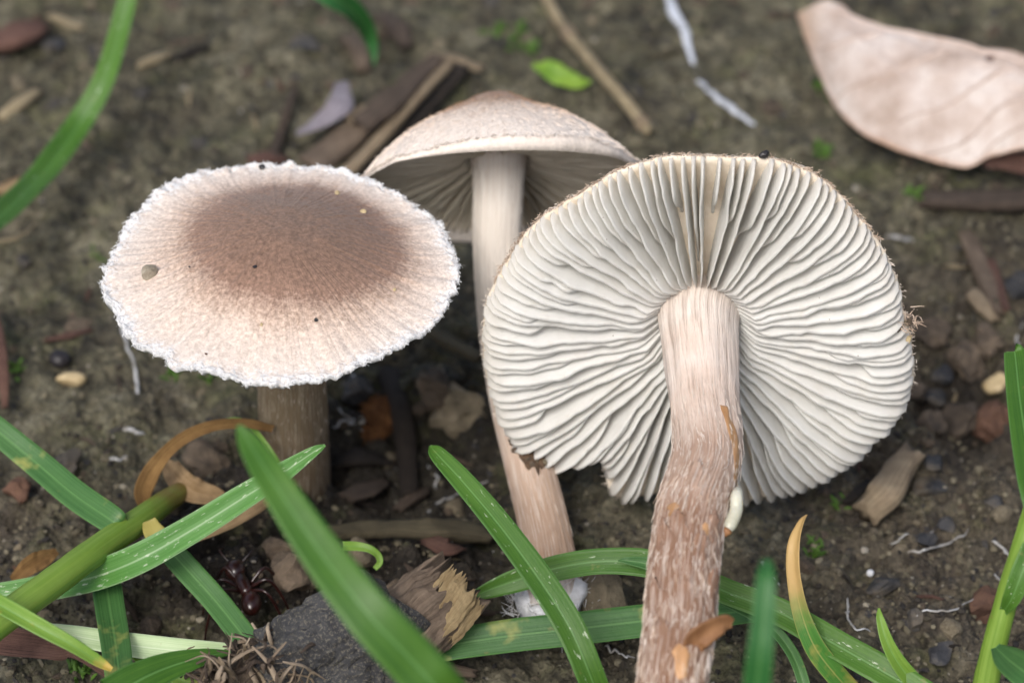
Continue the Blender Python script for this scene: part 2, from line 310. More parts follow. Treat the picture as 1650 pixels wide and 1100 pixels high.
# ------------------------------------------------------------------ mesh helpers
ORI = {}
def attrs(me, **kw):
    for k, a in kw.items():
        a = np.asarray(a, np.float32)
        if a.ndim == 2:
            at = me.attributes.new(k, 'FLOAT_VECTOR', 'POINT'); at.data.foreach_set('vector', a.ravel())
        else:
            at = me.attributes.new(k, 'FLOAT', 'POINT'); at.data.foreach_set('value', a.ravel())
def raw_mesh(name, V, Fq, mat, uv=None, smooth=True, at=None):
    V = np.asarray(V, np.float32); me = bpy.data.meshes.new(name)
    if isinstance(Fq, np.ndarray):
        n = Fq.shape[1]; nf = len(Fq)
        me.vertices.add(len(V)); me.vertices.foreach_set('co', V.ravel())
        me.loops.add(nf*n); me.loops.foreach_set('vertex_index', Fq.astype(np.int32).ravel())
        me.polygons.add(nf); me.polygons.foreach_set('loop_start', (np.arange(nf)*n).astype(np.int32)); me.polygons.foreach_set('loop_total', np.full(nf, n, np.int32))
        me.update(calc_edges=True); me.validate()
    else:
        me.from_pydata([tuple(v) for v in V.tolist()], [], Fq); me.update()
    if uv is not None:
        ly = me.uv_layers.new(name='UVMap'); li = np.empty(len(me.loops), np.int32); me.loops.foreach_get('vertex_index', li)
        ly.data.foreach_set('uv', np.asarray(uv, np.float32)[li].ravel())
    if at: attrs(me, **at)
    me.polygons.foreach_set('use_smooth', np.full(len(me.polygons), smooth)); me.materials.append(mat)
    return me
def tag(o, label=None, cat=None, group=None, kind=None):
    if label: o['label'] = label
    if cat: o['category'] = cat
    if group: o['group'] = group
    if kind: o['kind'] = kind
    return o
def obj(name, V, Fq, mat, parent=None, uv=None, smooth=True, at=None, **tg):
    V = np.asarray(V, float)
    org = ORI[parent.name] if parent is not None else np.array([*(V[:, :2].mean(0)), V[:, 2].min()])
    me = raw_mesh(name, V-org, Fq, M[mat] if isinstance(mat, str) else mat, uv, smooth, at)
    o = bpy.data.objects.new(name, me); COL.objects.link(o)
    if parent is not None: o.parent = parent
    else: o.location = org
    ORI[o.name] = org
    return tag(o, **tg)
def thing(name, loc, label, cat, group=None):
    o = bpy.data.objects.new(name, None); COL.objects.link(o); o.location = loc; o.empty_display_size = 0.3; ORI[o.name] = np.asarray(loc, float)
    return tag(o, label, cat, group)

def crom(P, n):
    P = np.asarray(P, float); k = len(P)
    if k == 2: t = np.linspace(0, 1, n)[:, None]; return P[0]*(1-t)+P[1]*t
    Q = np.vstack([2*P[0]-P[1], P, 2*P[-1]-P[-2]])
    t = np.linspace(0, k-1, n); i = np.minimum(t.astype(int), k-2); f = (t-i)[:, None]
    a, b, c, d = Q[i], Q[i+1], Q[i+2], Q[i+3]
    return 0.5*((2*b)+(-a+c)*f+(2*a-5*b+4*c-d)*f**2+(-a+3*b-3*c+d)*f**3)
def tangents(P):
    T = np.gradient(P, axis=0); return T/np.maximum(np.linalg.norm(T, axis=1), 1e-9)[:, None]
def frames(P, ref):
    T = tangents(P); N = ref - (ref*T).sum(1)[:, None]*T; N /= np.maximum(np.linalg.norm(N, axis=1), 1e-9)[:, None]
    return T, N, np.cross(T, N)
def gridfaces(n, m, wrap=False):
    i, j = np.meshgrid(np.arange(n-1), np.arange(m if wrap else m-1), indexing='ij'); j2 = (j+1) % m
    return np.stack([i*m+j, i*m+j2, (i+1)*m+j2, (i+1)*m+j], -1).reshape(-1, 4)

def tube(P, rad, nseg=10, flat=1.0, rough=0.0, seed=0, ref=None, freq=3.0, ends=True, jag=0.0, square=0.0, along=None):
    """tube along P; returns verts, quads(list), cyl attr, uv"""
    P = np.asarray(P, float); n = len(P); rad = np.asarray(rad, float)*np.ones(n)
    ref = np.tile(np.array([0, 0.05, 1.0]), (n, 1)) if ref is None else ref
    T, N, B = frames(P, ref); L = np.concatenate([[0], np.cumsum(np.linalg.norm(np.diff(P, axis=0), axis=1))])
    a = np.arange(nseg)/nseg*2*np.pi
    c, s = np.cos(a), np.sin(a)
    if square:
        k = 1/np.maximum(np.abs(c), np.abs(s)); k = 1+(k-1)*square; c, s = c*k, s*k
    al = freq*0.35 if along is None else along
    rr = rad[:, None]*(1+rough*fbm(np.tile(c, (n, 1))*freq+seed*3.7, np.tile(s, (n, 1))*freq+seed*1.3, L[:, None]/max(rad.max(), 1e-6)*al+np.zeros((n, nseg)), o=3, s=seed))
    off = np.zeros((n, nseg))
    if jag:
        jj = jag*(vn(a*nseg/4.0+seed, a*0+seed*2.1, None, seed)); w = np.linspace(-1, 1, n)**5; off = w[:, None]*jj[None, :]
    V = P[:, None]+rr[..., None]*(B[:, None]*c[None, :, None]+N[:, None]*(s*flat)[None, :, None])+T[:, None]*off[..., None]
    cyl = np.stack([np.tile(c, (n, 1)), np.tile(s, (n, 1)), np.tile(L[:, None], (1, nseg))], -1)
    uv = np.stack([np.tile(a/(2*np.pi), (n, 1)), np.tile((L/L[-1])[:, None], (1, nseg))], -1)
    V = V.reshape(-1, 3); cyl = cyl.reshape(-1, 3); uv = uv.reshape(-1, 2); Fq = gridfaces(n, nseg, True).tolist()
    if ends:
        b = len(V); V = np.vstack([V, P[0], P[-1]]); cyl = np.vstack([cyl, [0, 0, 0], [0, 0, L[-1]]]); uv = np.vstack([uv, [0.5, 0], [0.5, 1]])
        Fq += [[b, (j+1) % nseg, j] for j in range(nseg)] + [[b+1, (n-1)*nseg+j, (n-1)*nseg+(j+1) % nseg] for j in range(nseg)]
    return V, Fq, cyl, uv
def tube_obj(name, P, rad, mat, parent=None, tgs=None, smooth=True, **kw):
    V, Fq, cyl, uv = tube(P, rad, **kw)
    return obj(name, V, Fq, mat, parent, uv, smooth, {'cyl': cyl}, **(tgs or {}))

def ribbon(P, wid, ref, th=0.014, fold=0.18, roll=0.0, m=9, wav=0.0, seed=0):
    P = np.asarray(P, float); n = len(P); T, N, B = frames(P, ref)
    roll = np.interp(np.linspace(0, 1, n), np.linspace(0, 1, np.size(roll)), np.atleast_1d(roll))
    cr, sr = np.cos(roll)[:, None], np.sin(roll)[:, None]; N, B = N*cr+B*sr, B*cr-N*sr
    s = np.linspace(-1, 1, m); hw = np.asarray(wid)[:, None]/2
    lift = fold*np.abs(s)**1.3*hw + wav*hw*vn(np.linspace(0, 9, n)[:, None]+s*0.7, np.full((n, m), seed*1.7), None, seed)*np.abs(s)
    top = P[:, None]+B[:, None]*(s*hw)[..., None]+N[:, None]*lift[..., None]
    tt = th*(1-0.75*np.abs(s)**2)*(0.35+0.65*np.minimum(1, hw/ (hw.max()*0.6+1e-9)))
    bot = top-N[:, None]*tt[..., None]
    # closed cross-section
    ring = np.concatenate([top, bot[:, ::-1]], 1); k = 2*m
    V = ring.reshape(-1, 3); Fq = gridfaces(n, k, True).tolist()
    Fq += [[j, j+1, k-2-j, k-1-j] for j in range(m-1)][::1] + [[(n-1)*k+j+1, (n-1)*k+j, (n-1)*k+k-1-j, (n-1)*k+k-2-j] for j in range(m-1)]
    uu = np.concatenate([(s+1)/2, (s[::-1]+1)/2]); L = np.concatenate([[0], np.cumsum(np.linalg.norm(np.diff(P, axis=0), axis=1))])
    uv = np.stack([np.tile(uu, (n, 1)), np.tile((L/L[-1])[:, None], (1, k))], -1).reshape(-1, 2)
    cyl = np.stack([np.tile(uu*2, (n, 1)), np.zeros((n, k)), np.tile(L[:, None], (1, k))], -1).reshape(-1, 3)
    return V, Fq, cyl, uv
def camref(P): 
    d = CAM-P; return d/np.linalg.norm(d, axis=1)[:, None]
def blade(name, pts, mat, parent=None, n=46, label=None, cat=None, group=None, updir=0.25, grounded=False, **kw):
    """pts: (px, py, height, width in px)"""
    C = np.array([(G if grounded else W)(p[0], p[1], p[2]) for p in pts]); wd = np.array([cmpx(p[3], c) for p, c in zip(pts, C)])
    P = crom(C, n); wid = np.maximum(crom(wd[:, None], n)[:, 0], 0.006)
    ref = camref(P)*(1-updir)+np.array([0, 0, updir])
    V, Fq, cyl, uv = ribbon(P, wid, ref, **kw)
    tg = dict(label=label, cat=cat, group=group) if parent is None else {}
    return obj(name, V, Fq, mat, parent, uv, True, {'cyl': cyl}, **tg)

_ico = {}
def ico(sub):
    if sub not in _ico:
        bm = bmesh.new(); bmesh.ops.create_icosphere(bm, subdivisions=sub, radius=1)
        _ico[sub] = (np.array([v.co[:] for v in bm.verts]), np.array([[v.index for v in f.verts] for f in bm.faces])); bm.free()
    return _ico[sub]
def rotm(ax, an):
    from mathutils import Matrix
    return np.array(Matrix.Rotation(an, 3, Vector(ax)))
def rock_v(seed, size, sub=2, cuts=7, rough=0.12, rot=None):
    r = np.random.default_rng(seed); V, Fq = ico(sub); V = V.copy()
    for _ in range(cuts):
        n = unit(r.normal(size=3)); d = r.uniform(0.45, 0.85); e = V@n-d; V = V-np.where(e > 0, e, 0)[:, None]*n
    V = V*(1+rough*fbm(V[:, 0]*1.7+seed, V[:, 1]*1.7, V[:, 2]*1.7, o=3, s=seed % 97))[:, None]
    V = V*np.asarray(size)
    if rot is None: rot = rotm((0, 0, 1), r.uniform(0, 6.28))@rotm((1, 0, 0), r.normal(0, 0.25))
    return V@rot.T, Fq
def rock(name, P, size, mat, seed=0, sub=2, parent=None, sink=0.35, smooth=False, cuts=7, rough=0.12, rot=None, **tg):
    V, Fq = rock_v(seed, size, sub, cuts, rough, rot); zz = V[:, 2].min(); V = V+np.asarray(P)-np.array([0, 0, zz*(1-sink)*1.0])
    cyl = V*1.0
    return obj(name, V, Fq, mat, parent, None, smooth, {'cyl': cyl}, **tg)

def fibrils(name, root, dirv, nrm, ln, wd, mat, parent, rad=None, disc=None, wig=0.5, lift=0.35, seg=3, seed=1, cyl=None, tonearr=None):
    """thousands of fine hairs in one mesh: each is a thin bent strip"""
    r = np.random.default_rng(seed); n = len(root); k = seg+1
    d = dirv/np.linalg.norm(dirv, axis=1)[:, None]; nn = nrm/np.linalg.norm(nrm, axis=1)[:, None]; sd = np.cross(d, nn)
    t = np.linspace(0, 1, k); P = np.zeros((n, k, 3)); cur = root.copy(); dd = d + sd*r.normal(0, wig, (n, 1)) + nn*r.uniform(0, lift, (n, 1))
    for i in range(k):
        P[:, i] = cur; dd = dd/np.linalg.norm(dd, axis=1)[:, None]; cur = cur+dd*(ln/seg)[:, None]
        dd = dd + sd*r.normal(0, wig*0.8, (n, 1)) + nn*r.normal(-lift*0.35, lift*0.4, (n, 1))
    wv = np.cross(dd, unit(-F_)); wv /= np.maximum(np.linalg.norm(wv, axis=1), 1e-6)[:, None]
    hw = (wd[:, None]*np.linspace(1, 0.35, k)[None]/2)[..., None]
    V = np.stack([P-wv[:, None]*hw, P+wv[:, None]*hw], 2).reshape(-1, 3)
    b = (np.arange(n)*k*2)[:, None, None]; i = (np.arange(seg)*2)[None, :, None]
    Fq = (b+i+np.array([0, 1, 3, 2])[None, None]).reshape(-1, 4)
    at = {}
    rep = lambda a: np.repeat(a, k*2, 0)
    if rad is not None: at['rad'] = rep(rad)
    if disc is not None: at['disc'] = rep(disc)
    if cyl is not None: at['cyl'] = rep(cyl)
    at['tone'] = rep(r.uniform(0, 1, n) if tonearr is None else tonearr)
    o = obj(name, V, Fq, mat, parent, None, True, at); o['kind'] = 'stuff'; return o

# ------------------------------------------------------------------ the ground
def axis(lo, hi, step, far):
    a = np.arange(lo, hi, step); k = np.geomspace(step*2, far, 26)
    return np.concatenate([(lo-k)[::-1], a, hi+k])
gx = axis(-6.2, 6.2, 0.021, 400); gy = axis(-5.6, 8.2, 0.021, 400)
XX, YY = np.meshgrid(gx, gy, indexing='ij')
ZZ = gh(XX.ravel(), YY.ravel())
gX, gY = XX.ravel(), YY.ravel()
shd = gauss(gX, gY, CR2, 1.3, 1.5)+0.70*gauss(gX, gY, CR3, 2.0, 1.0)+0.7*gauss(gX, gY, CR4, 0.5, 0.8); brn = gauss(gX, gY, CRA, 1.8, 2.4)+gauss(gX, gY, CR1, 1.2, 1.6)+0.8*gauss(gX, gY, CR3, 2.4, 1.3)  # first mask: hollow shade and darker front soil, painted into the colour
go = obj('ground', np.stack([gX, gY, ZZ], 1), gridfaces(len(gx), len(gy))[:, ::-1], 'soil', at={'shade_dark': shd, 'brown': brn})
go.location.z = 0; go.data.transform(__import__('mathutils').Matrix.Translation((0, 0, float(ZZ.min())))); tag(go, kind='structure')
go['label'] = 'bare olive brown soil with crumbs and algae film'

# ------------------------------------------------------------------ mushrooms
def polar_outline(pts, nth, jitter=0.0, jf=40, seed=0):
    """pts: Nx2 in the cap plane about its centre -> radius for nth angles"""
    pts = np.asarray(pts); a = np.arctan2(pts[:, 1], pts[:, 0]) % (2*np.pi); r = np.hypot(pts[:, 0], pts[:, 1]); o = np.argsort(a); a, r = a[o], r[o]
    th = np.arange(nth)/nth*2*np.pi
    R = np.interp(th, np.concatenate([a-2*np.pi, a, a+2*np.pi]), np.tile(r, 3))
    k = np.array([1, 2, 1])/4
    for _ in range(max(1, nth//240)): R = np.convolve(np.concatenate([R[-1:], R, R[:1]]), k, 'valid')
    if jitter: R = R*(1+jitter*fbm(np.cos(th)*jf/6.28, np.sin(th)*jf/6.28, o=3, s=seed, g=0.7))
    return th, R
def cap_mesh(O, X, Y, A, th, R, top, under, nr=80, disp=None, und_disp=None, disc_off=(0, 0), bend=None):
    """closed cap: outer skin from the apex to the rim and under-surface back to the centre"""
    nth = len(th); rho = np.concatenate([np.linspace(0.004, 0.86, nr-24), np.linspace(0.87, 1.0, 24)])
    rows = []; rad = []; disc = []
    c, s = np.cos(th), np.sin(th)
    rowsdef = [(q, top(q), 1) for q in rho] + [(1.004, top(1.0)*0.5+under(1.0)*0.5, 0)] + [(q, under(q), -1) for q in np.linspace(0.985, 0.12, 30)]
    for q, h, side in rowsdef:
        x, y = q*R*c, q*R*s; hh = np.full(nth, float(h))
        if disp is not None and side >= 0: hh = hh + disp(q, th, x, y)
        if bend is not None: hh = hh+bend(x, y)
        rows.append(O+x[:, None]*X+y[:, None]*Y+hh[:, None]*A); rad.append(np.stack([c, s, np.full(nth, q)], 1))
        Rm = R.mean(); w_ = sstep(0.62, 0.97, q); disc.append(np.hypot(x/R-disc_off[0], y/R-disc_off[1])*(1-w_)+w_*q if side >= 0 else np.full(nth, 1.3))
    V = np.concatenate(rows); Fq = gridfaces(len(rowsdef), nth, True)
    return V, Fq, np.concatenate(rad), np.concatenate(disc)
def flesh(o, nth, nrows_top, col):
    o.data.materials.append(col); mi = np.zeros(len(o.data.polygons), np.int32); mi[nrows_top*nth:] = 1; o.data.polygons.foreach_set('material_index', mi)
def gills(parent, O, X, Y, A, th, R, under, dep, r0, nprim, mat, seed, nrad=24, sag=(0, 0), jrim=0.985, wave=0.03, reach=0.62, stemdip=0.0, bend=None):
    r = np.random.default_rng(seed); lst = []
    base = np.arange(nprim)/nprim*2*np.pi + r.normal(0, 0.13*2*np.pi/nprim, nprim)
    for k in range(nprim):
        lst.append((base[k], r0, 1.0)); nx = base[(k+1) % nprim] + (2*np.pi if k == nprim-1 else 0)
        if r.random() < 1.0: lst.append((base[k]*0.5+nx*0.5+r.normal(0, 0.006), None, 0.9))
    for a0, rs, dm in lst:
        RR = np.interp(a0 % (2*np.pi), th, R, period=2*np.pi)*jrim*r.uniform(0.985, 1.0)
        if rs is None: rs = RR*(reach*r.uniform(0.55, 1.25)); full = False
        else: full = True
        t = np.linspace(0, 1, nrad); rr = rs+(RR-rs)*t; q = rr/RR
        zc = under(np.minimum(q*jrim, 1.0))
        d = dep(q)*dm*r.uniform(0.92, 1.06)
        if full: d = d*(0.42+0.58*sstep(0.0, 0.16, t)) + stemdip*(1-sstep(0.0, 0.10, t))
        else: d = d*(0.03+0.97*sstep(0.0, 0.55, t))
        d = d*(1+0.10*fbm(rr*7+seed, np.full(nrad, a0*9), o=2, s=seed+3)) + 0.004
        ph = r.uniform(0, 6.28); amp = wave*r.uniform(0.4, 1.3)
        lat = amp*np.sin(rr*r.uniform(2.6, 4.4)+ph)*np.sin(np.pi*np.clip(t*1.05, 0, 1))+amp*0.6*fbm(rr*5+a0*31, rr*0+a0*7, o=2, s=seed)*np.minimum(1, t*4)
        cr = amp*0.5*fbm(rr*11+a0*13, rr*0+a0*17, o=2, s=seed+8)*np.minimum(1, t*4)       # crinkle of the free edge
        tx = np.array([-math.sin(a0), math.cos(a0)]); er = np.array([math.cos(a0), math.sin(a0)])
        sg = sag[0]*tx[0]+sag[1]*tx[1]
        sp = 2*np.pi*rr/nprim/(2 if False else 1)
        tb = np.minimum(0.038, 0.34*sp); te = np.minimum(0.016, 0.22*sp)
        prof = [(-1, 0.0, 0), (-0.8, 0.45, 0.35), (-0.62, 0.9, 0.85), (0, 1.0, 1.0), (0.62, 0.9, 0.85), (0.8, 0.45, 0.35), (1, 0.0, 0)]
        V = np.zeros((nrad, len(prof), 3))
        for j, (sx, f, e) in enumerate(prof):
            w_ = (tb*(1-f)+te*f)*np.sign(sx)*(0 if sx == 0 else 1)*0.5
            L = w_ + lat*(0.35+0.65*f) + cr*f + sg*f*d*0.35
            x = rr*er[0]+L*tx[0]; y = rr*er[1]+L*tx[1]; h = zc+0.015-(d+0.015)*f
            if bend is not None: h = h+bend(x, y)
            V[:, j] = O+x[:, None]*X+y[:, None]*Y+h[:, None]*A
        edge = np.tile(np.array([p[2] for p in prof])**3, (nrad, 1)); qq = np.tile(q[:, None], (1, len(prof)))
        Fq = gridfaces(nrad, len(prof))
        e2 = [[nrad*7-7+j for j in range(7)]]
        Fl = Fq.tolist()+e2+[[6-j for j in range(7)]]
        obj('gill', V.reshape(-1, 3), Fl, mat, parent, None, True, {'rad': np.stack([qq.ravel(), edge.ravel(), np.zeros(nrad*7)], 1)})

class Stem:
    """a round stem with a noisy skin, whose surface can be asked for points"""
    def __init__(s, P, rad, n=110, nseg=56, seed=0, rough=0.05, flute=0.03):
        s.P = crom(P, n); s.r = np.interp(np.linspace(0, 1, n), np.linspace(0, 1, len(rad)), rad); s.n = n; s.ns = nseg; s.seed = seed
        s.T, s.N, s.B = frames(s.P, np.tile(-F_, (n, 1)))       # N: the side towards the viewer
        s.L = np.concatenate([[0], np.cumsum(np.linalg.norm(np.diff(s.P, axis=0), axis=1))]); s.rough = rough; s.fl = flute
    def at(s, v, phi, lift=0.0):
        v = np.asarray(v, float); phi = np.asarray(phi, float); f = v*(s.n-1); i = np.clip(f.astype(int), 0, s.n-2); w_ = (f-i)[..., None]
        g = lambda A: A[i]*(1-w_)+A[i+1]*w_
        c, sn = np.cos(phi), np.sin(phi); L = np.interp(v, np.linspace(0, 1, s.n), s.L); r = np.interp(v, np.linspace(0, 1, s.n), s.r)
        r = r*(1+s.rough*fbm(c*1.3+s.seed, sn*1.3, L*0.9, o=3, s=s.seed)+s.fl*fbm(c*6+s.seed, sn*6, L*0.8, o=3, s=s.seed+4)) + lift
        return g(s.P)+r[..., None]*(g(s.B)*sn[..., None]+g(s.N)*c[..., None])
    def mesh(s, name, mat, parent):
        v, a = np.meshgrid(np.linspace(0, 1, s.n), np.arange(s.ns)/s.ns*2*np.pi, indexing='ij')
        V = s.at(v, a).reshape(-1, 3); L = np.interp(v, np.linspace(0, 1, s.n), s.L)
        cyl = np.stack([np.cos(a), np.sin(a), L], -1).reshape(-1, 3)
        V = np.vstack([V, s.P[-1]]); cyl = np.vstack([cyl, [0, 0, s.L[-1]]]); t = np.append(v.ravel(), 1.0); b = s.n*s.ns
        Fl = gridfaces(s.n, s.ns, True)[:, ::-1].tolist()+[[b, b-s.ns+j, b-s.ns+(j+1) % s.ns] for j in range(s.ns)]
        return obj(name, V, Fl, mat, parent, None, True, {'cyl': cyl, 'tone': t})
    def hairs(s, name, n, mat, parent, v0, v1, ln, wd, seed, lift=0.12, wig=0.12, down=1):
        r = np.random.default_rng(seed); v = r.uniform(v0, v1, n); a = r.uniform(-2.2, 2.2, n)
        R0 = s.at(v, a, -0.004); R1 = s.at(np.clip(v+0.01, 0, 1), a, -0.004); nr = s.at(v, a, 0.05)-s.at(v, a, 0.0)
        return fibrils(name, R0, (R1-R0)*down, nr, r.uniform(0.5, 1.3, n)*ln, r.uniform(0.6, 1.2, n)*wd, mat, parent, wig=wig, lift=lift, seed=seed, cyl=np.stack([np.cos(a), np.sin(a), v*s.L[-1]], 1), tonearr=v)
    def patch(s, name, v0, v1, phi0, hw, lift, mat, parent, n=22, m=9, ragged=0.25, curl=0.0, seed=0, taper=(0.5, 1.0)):
        """a thin piece of skin lying on the stem; hw: half width in radians; curl lifts its lower end"""
        t, q = np.meshgrid(np.linspace(0, 1, n), np.linspace(-1, 1, m), indexing='ij')
        ph = np.interp(t, np.linspace(0, 1, np.size(phi0)), np.atleast_1d(phi0))
        h = hw*np.sin(np.pi*np.clip(t, 0.02, 0.98))**taper[0]*(1+ragged*vn(t*9+seed, t*0+seed*1.1, None, seed))
        vv = v0+(v1-v0)*t+(v1-v0)*ragged*0.25*vn(q*3+seed, q*0+seed*2.3, None, seed+1)*t**3
        lf = np.where(np.maximum(np.abs(q), np.abs(2*t-1)) < 0.85, lift, -0.012)+curl*np.maximum(0, t-0.35)**2
        V = s.at(vv, ph+q*h, lf).reshape(-1, 3)
        pp = (ph+q*h).ravel(); return obj(name, V, gridfaces(n, m).tolist(), mat, parent, None, True, {'cyl': np.stack([np.cos(pp), np.sin(pp), np.interp(vv.ravel(), np.linspace(0, 1, s.n), s.L)], 1), 'tone': vv.ravel()})

M['stem1'] = stem_mat('stem_grey_brown', [(0.0, (0.31, 0.245, 0.165)), (0.5, (0.23, 0.175, 0.11)), (1.0, (0.14, 0.098, 0.06))], (0.50, 0.44, 0.34), 0.45, (0.20, 0.13, 0.08), 0.45)  # ramp darkens towards the base: shadow there is painted into the colour
M['stem2'] = stem_mat('stem_cream_pink', [(0.0, (0.70, 0.54, 0.44)), (0.10, (0.85, 0.79, 0.72)), (0.40, (0.82, 0.73, 0.63)), (0.62, (0.60, 0.45, 0.35)), (0.85, (0.44, 0.29, 0.20)), (1.0, (0.70, 0.66, 0.62))], (0.84, 0.76, 0.68), 0.4, (0.48, 0.31, 0.21), 0.22)
M['stem3'] = stem_mat('stem_pink_to_brown', [(0.0, (0.78, 0.67, 0.58)), (0.12, (0.85, 0.75, 0.67)), (0.26, (0.75, 0.60, 0.50)), (0.38, (0.50, 0.35, 0.265)), (0.52, (0.30, 0.175, 0.115)), (1.0, (0.20, 0.105, 0.062))], (0.76, 0.66, 0.58), 0.42, (0.17, 0.08, 0.04), 0.5)
M['hair_white'] = plain_mat('white_hair', (0.52, 0.52, 0.52), (0.70, 0.70, 0.70), 5, 0.8)
M['hair_stem'] = plain_mat('stem_hair', (0.52, 0.43, 0.35), (0.76, 0.68, 0.60), 5, 0.8)
M['hair_tan'] = plain_mat('tan_hair', (0.36, 0.25, 0.17), (0.64, 0.52, 0.42), 5, 0.8)
M['gill3'] = gill_mat('gill_ivory', (0.83, 0.82, 0.785), (0.89, 0.885, 0.855))
M['gill2'] = gill_mat('gill_cream', (0.66, 0.60, 0.49), (0.78, 0.72, 0.61))
ST1 = [(0.0, (0.205, 0.128, 0.090)), (0.42, (0.225, 0.138, 0.098)), (0.58, (0.275, 0.172, 0.125)), (0.70, (0.50, 0.37, 0.29)), (0.80, (0.64, 0.515, 0.43)), (0.93, (0.71, 0.62, 0.545)), (1.0, (0.69, 0.69, 0.69))]
M['cap1'] = cap_mat('cap_brown_centre', ST1); M['cap1hair'] = cap_mat('cap_hair', ST1, hair=True)
ST2 = [(0.0, (0.25, 0.135, 0.078)), (0.26, (0.32, 0.19, 0.12)), (0.46, (0.52, 0.36, 0.255)), (0.64, (0.74, 0.60, 0.49)), (1.0, (0.82, 0.73, 0.645))]
M['cap2'] = cap_mat('cap_umber_cone', ST2); M['cap2hair'] = cap_mat('cap_umber_hair', ST2, hair=True)
M['cap3'] = cap_mat('cap_tan_back', [(0.0, (0.25, 0.15, 0.10)), (0.6, (0.45, 0.32, 0.23)), (0.93, (0.55, 0.43, 0.32)), (1.0, (0.72, 0.62, 0.50))])

M['grain'] = rock_mat('pale_grain', (0.16, 0.13, 0.09), (0.42, 0.37, 0.29), sc=9, rough=0.8)

# --- the upright mushroom with the brown centred cap
B1 = G(476, 800, -0.25); ZR = 2.62
O1 = W(453, 437, ZR)
root1 = thing('mushroom', B1, 'upright mushroom with flat brown centred cap and frayed white rim', 'mushroom')
X1, Y1, A1 = np.array([1.0, 0, 0.0]), unit([0, 1, 0.02]), None
A1 = np.cross(X1, Y1)
out1 = [(167, 465), (172, 430), (185, 400), (203, 365), (240, 325), (280, 298), (330, 278), (385, 268), (430, 263), (480, 263), (520, 267), (560, 278), (600, 290), (640, 308), (672, 328), (700, 350), (720, 380), (733, 408), (738, 440), (730, 470), (708, 505), (690, 525), (662, 545), (640, 558), (610, 575), (585, 581), (550, 600), (520, 607), (480, 610), (450, 616), (410, 610), (380, 606), (340, 596), (300, 590), (272, 590), (264, 570), (240, 562), (216, 556), (204, 535), (190, 512), (175, 490)]
q1 = np.array([onplane(a, b, O1, A1)-O1 for a, b in out1]); pl1 = np.stack([q1@X1, q1@Y1], 1)
th1, R1 = polar_outline(pl1, 780, 0.030, 150, 3)
top1 = lambda q: 0.40*(0.5+0.5*np.cos(np.pi*np.minimum(q, 1.0)**1.05))
und1 = lambda q: -0.07+0.22*(1-np.asarray(q)**2)
def disp1(q, th, x, y):
    g = 0.018*q**4*fbm(np.cos(th)*17, np.sin(th)*17, o=2, s=5)
    edge = 0.05*sstep(0.90, 1.0, q)*fbm(np.cos(th)*15, np.sin(th)*15, q*22+0*th, o=3, s=15, g=0.75)
    return g + edge + 0.014*fbm(x*5, y*5, o=3, s=6) + 0.05*fbm(x*0.9, y*0.9, o=2, s=8)*q
V, Fq, ra, di = cap_mesh(O1, X1, Y1, A1, th1, R1, top1, und1, nr=110, disp=disp1, disc_off=(0.09, 0.13))
cap1 = obj('cap', V, Fq, 'cap1', root1, None, True, {'rad': ra, 'disc': di}); ORI[cap1.name] = ORI[root1.name]
def cap_hairs(name, n, cap, O, X, Y, A, th, R, top, disp, doff, mat, ln, wd, qr, seed, wig, lift, outward=1.0, power=0.5, even=None, bend=None):
    r = np.random.default_rng(seed); a = r.uniform(0, 2*np.pi, n) if even is None else even(r, n); q = qr[0]+(qr[1]-qr[0])*r.uniform(0, 1, n)**power
    def sp(a, q):
        RR = np.interp(a, th, R, period=2*np.pi); x, y = q*RR*np.cos(a), q*RR*np.sin(a)
        h = top(np.minimum(q, 1.0))+np.zeros(n)
        if disp is not None: h = h+disp(q, a, x, y)
        if bend is not None: h = h+bend(x, y)
        return O+x[:, None]*X+y[:, None]*Y+h[:, None]*A, x, y, RR
    p0, x, y, RR = sp(a, q); p1, *_ = sp(a, np.minimum(q+0.02, 1.0)); p1 = np.where((q > 0.985)[:, None], p0+(np.cos(a)[:, None]*X+np.sin(a)[:, None]*Y)*0.03-A*0.012, p1)
    nn = np.tile(A, (n, 1)) + 0.4*(np.cos(a)[:, None]*X+np.sin(a)[:, None]*Y)
    w_ = sstep(0.62, 0.97, q); dc = np.hypot(x/RR-doff[0], y/RR-doff[1])*(1-w_)+w_*q
    return fibrils(name, p0-0.004*A, (p1-p0)*outward, nn, r.uniform(0.45, 1.35, n)*ln, r.uniform(0.6, 1.3, n)*wd, mat, cap, rad=np.stack([np.cos(a), np.sin(a), q], 1), disc=dc, wig=wig, lift=lift, seed=seed+1)
cap_hairs('felt', 8000, cap1, O1, X1, Y1, A1, th1, R1, top1, disp1, (0.09, 0.13), 'cap1hair', 0.055, 0.0065, (0.02, 0.97), 21, 0.55, 0.16)
cap_hairs('rim_fringe', 900, cap1, O1, X1, Y1, A1, th1, R1, top1, disp1, (0.09, 0.13), 'hair_white', 0.045, 0.008, (0.96, 1.0), 31, 1.1, 0.8)
cap_hairs('rim_cotton', 1500, cap1, O1, X1, Y1, A1, th1, R1, top1, disp1, (0.09, 0.13), 'hair_white', 0.04, 0.007, (0.965, 1.0), 37, 1.8, 0.6)
s1 = Stem([O1+A1*0.14+np.array([0.03, 0, 0]), O1*0.66+B1*0.34+np.array([0.03, 0.0, 0]), O1*0.33+B1*0.67+np.array([0.02, 0.02, 0]), B1], [0.34, 0.295, 0.29, 0.295, 0.31], seed=4)
s1.mesh('stem', 'stem1', root1); s1.hairs('stem_fibrils', 1200, 'hair_stem', root1, 0.05, 0.8, 0.08, 0.0065, 44)
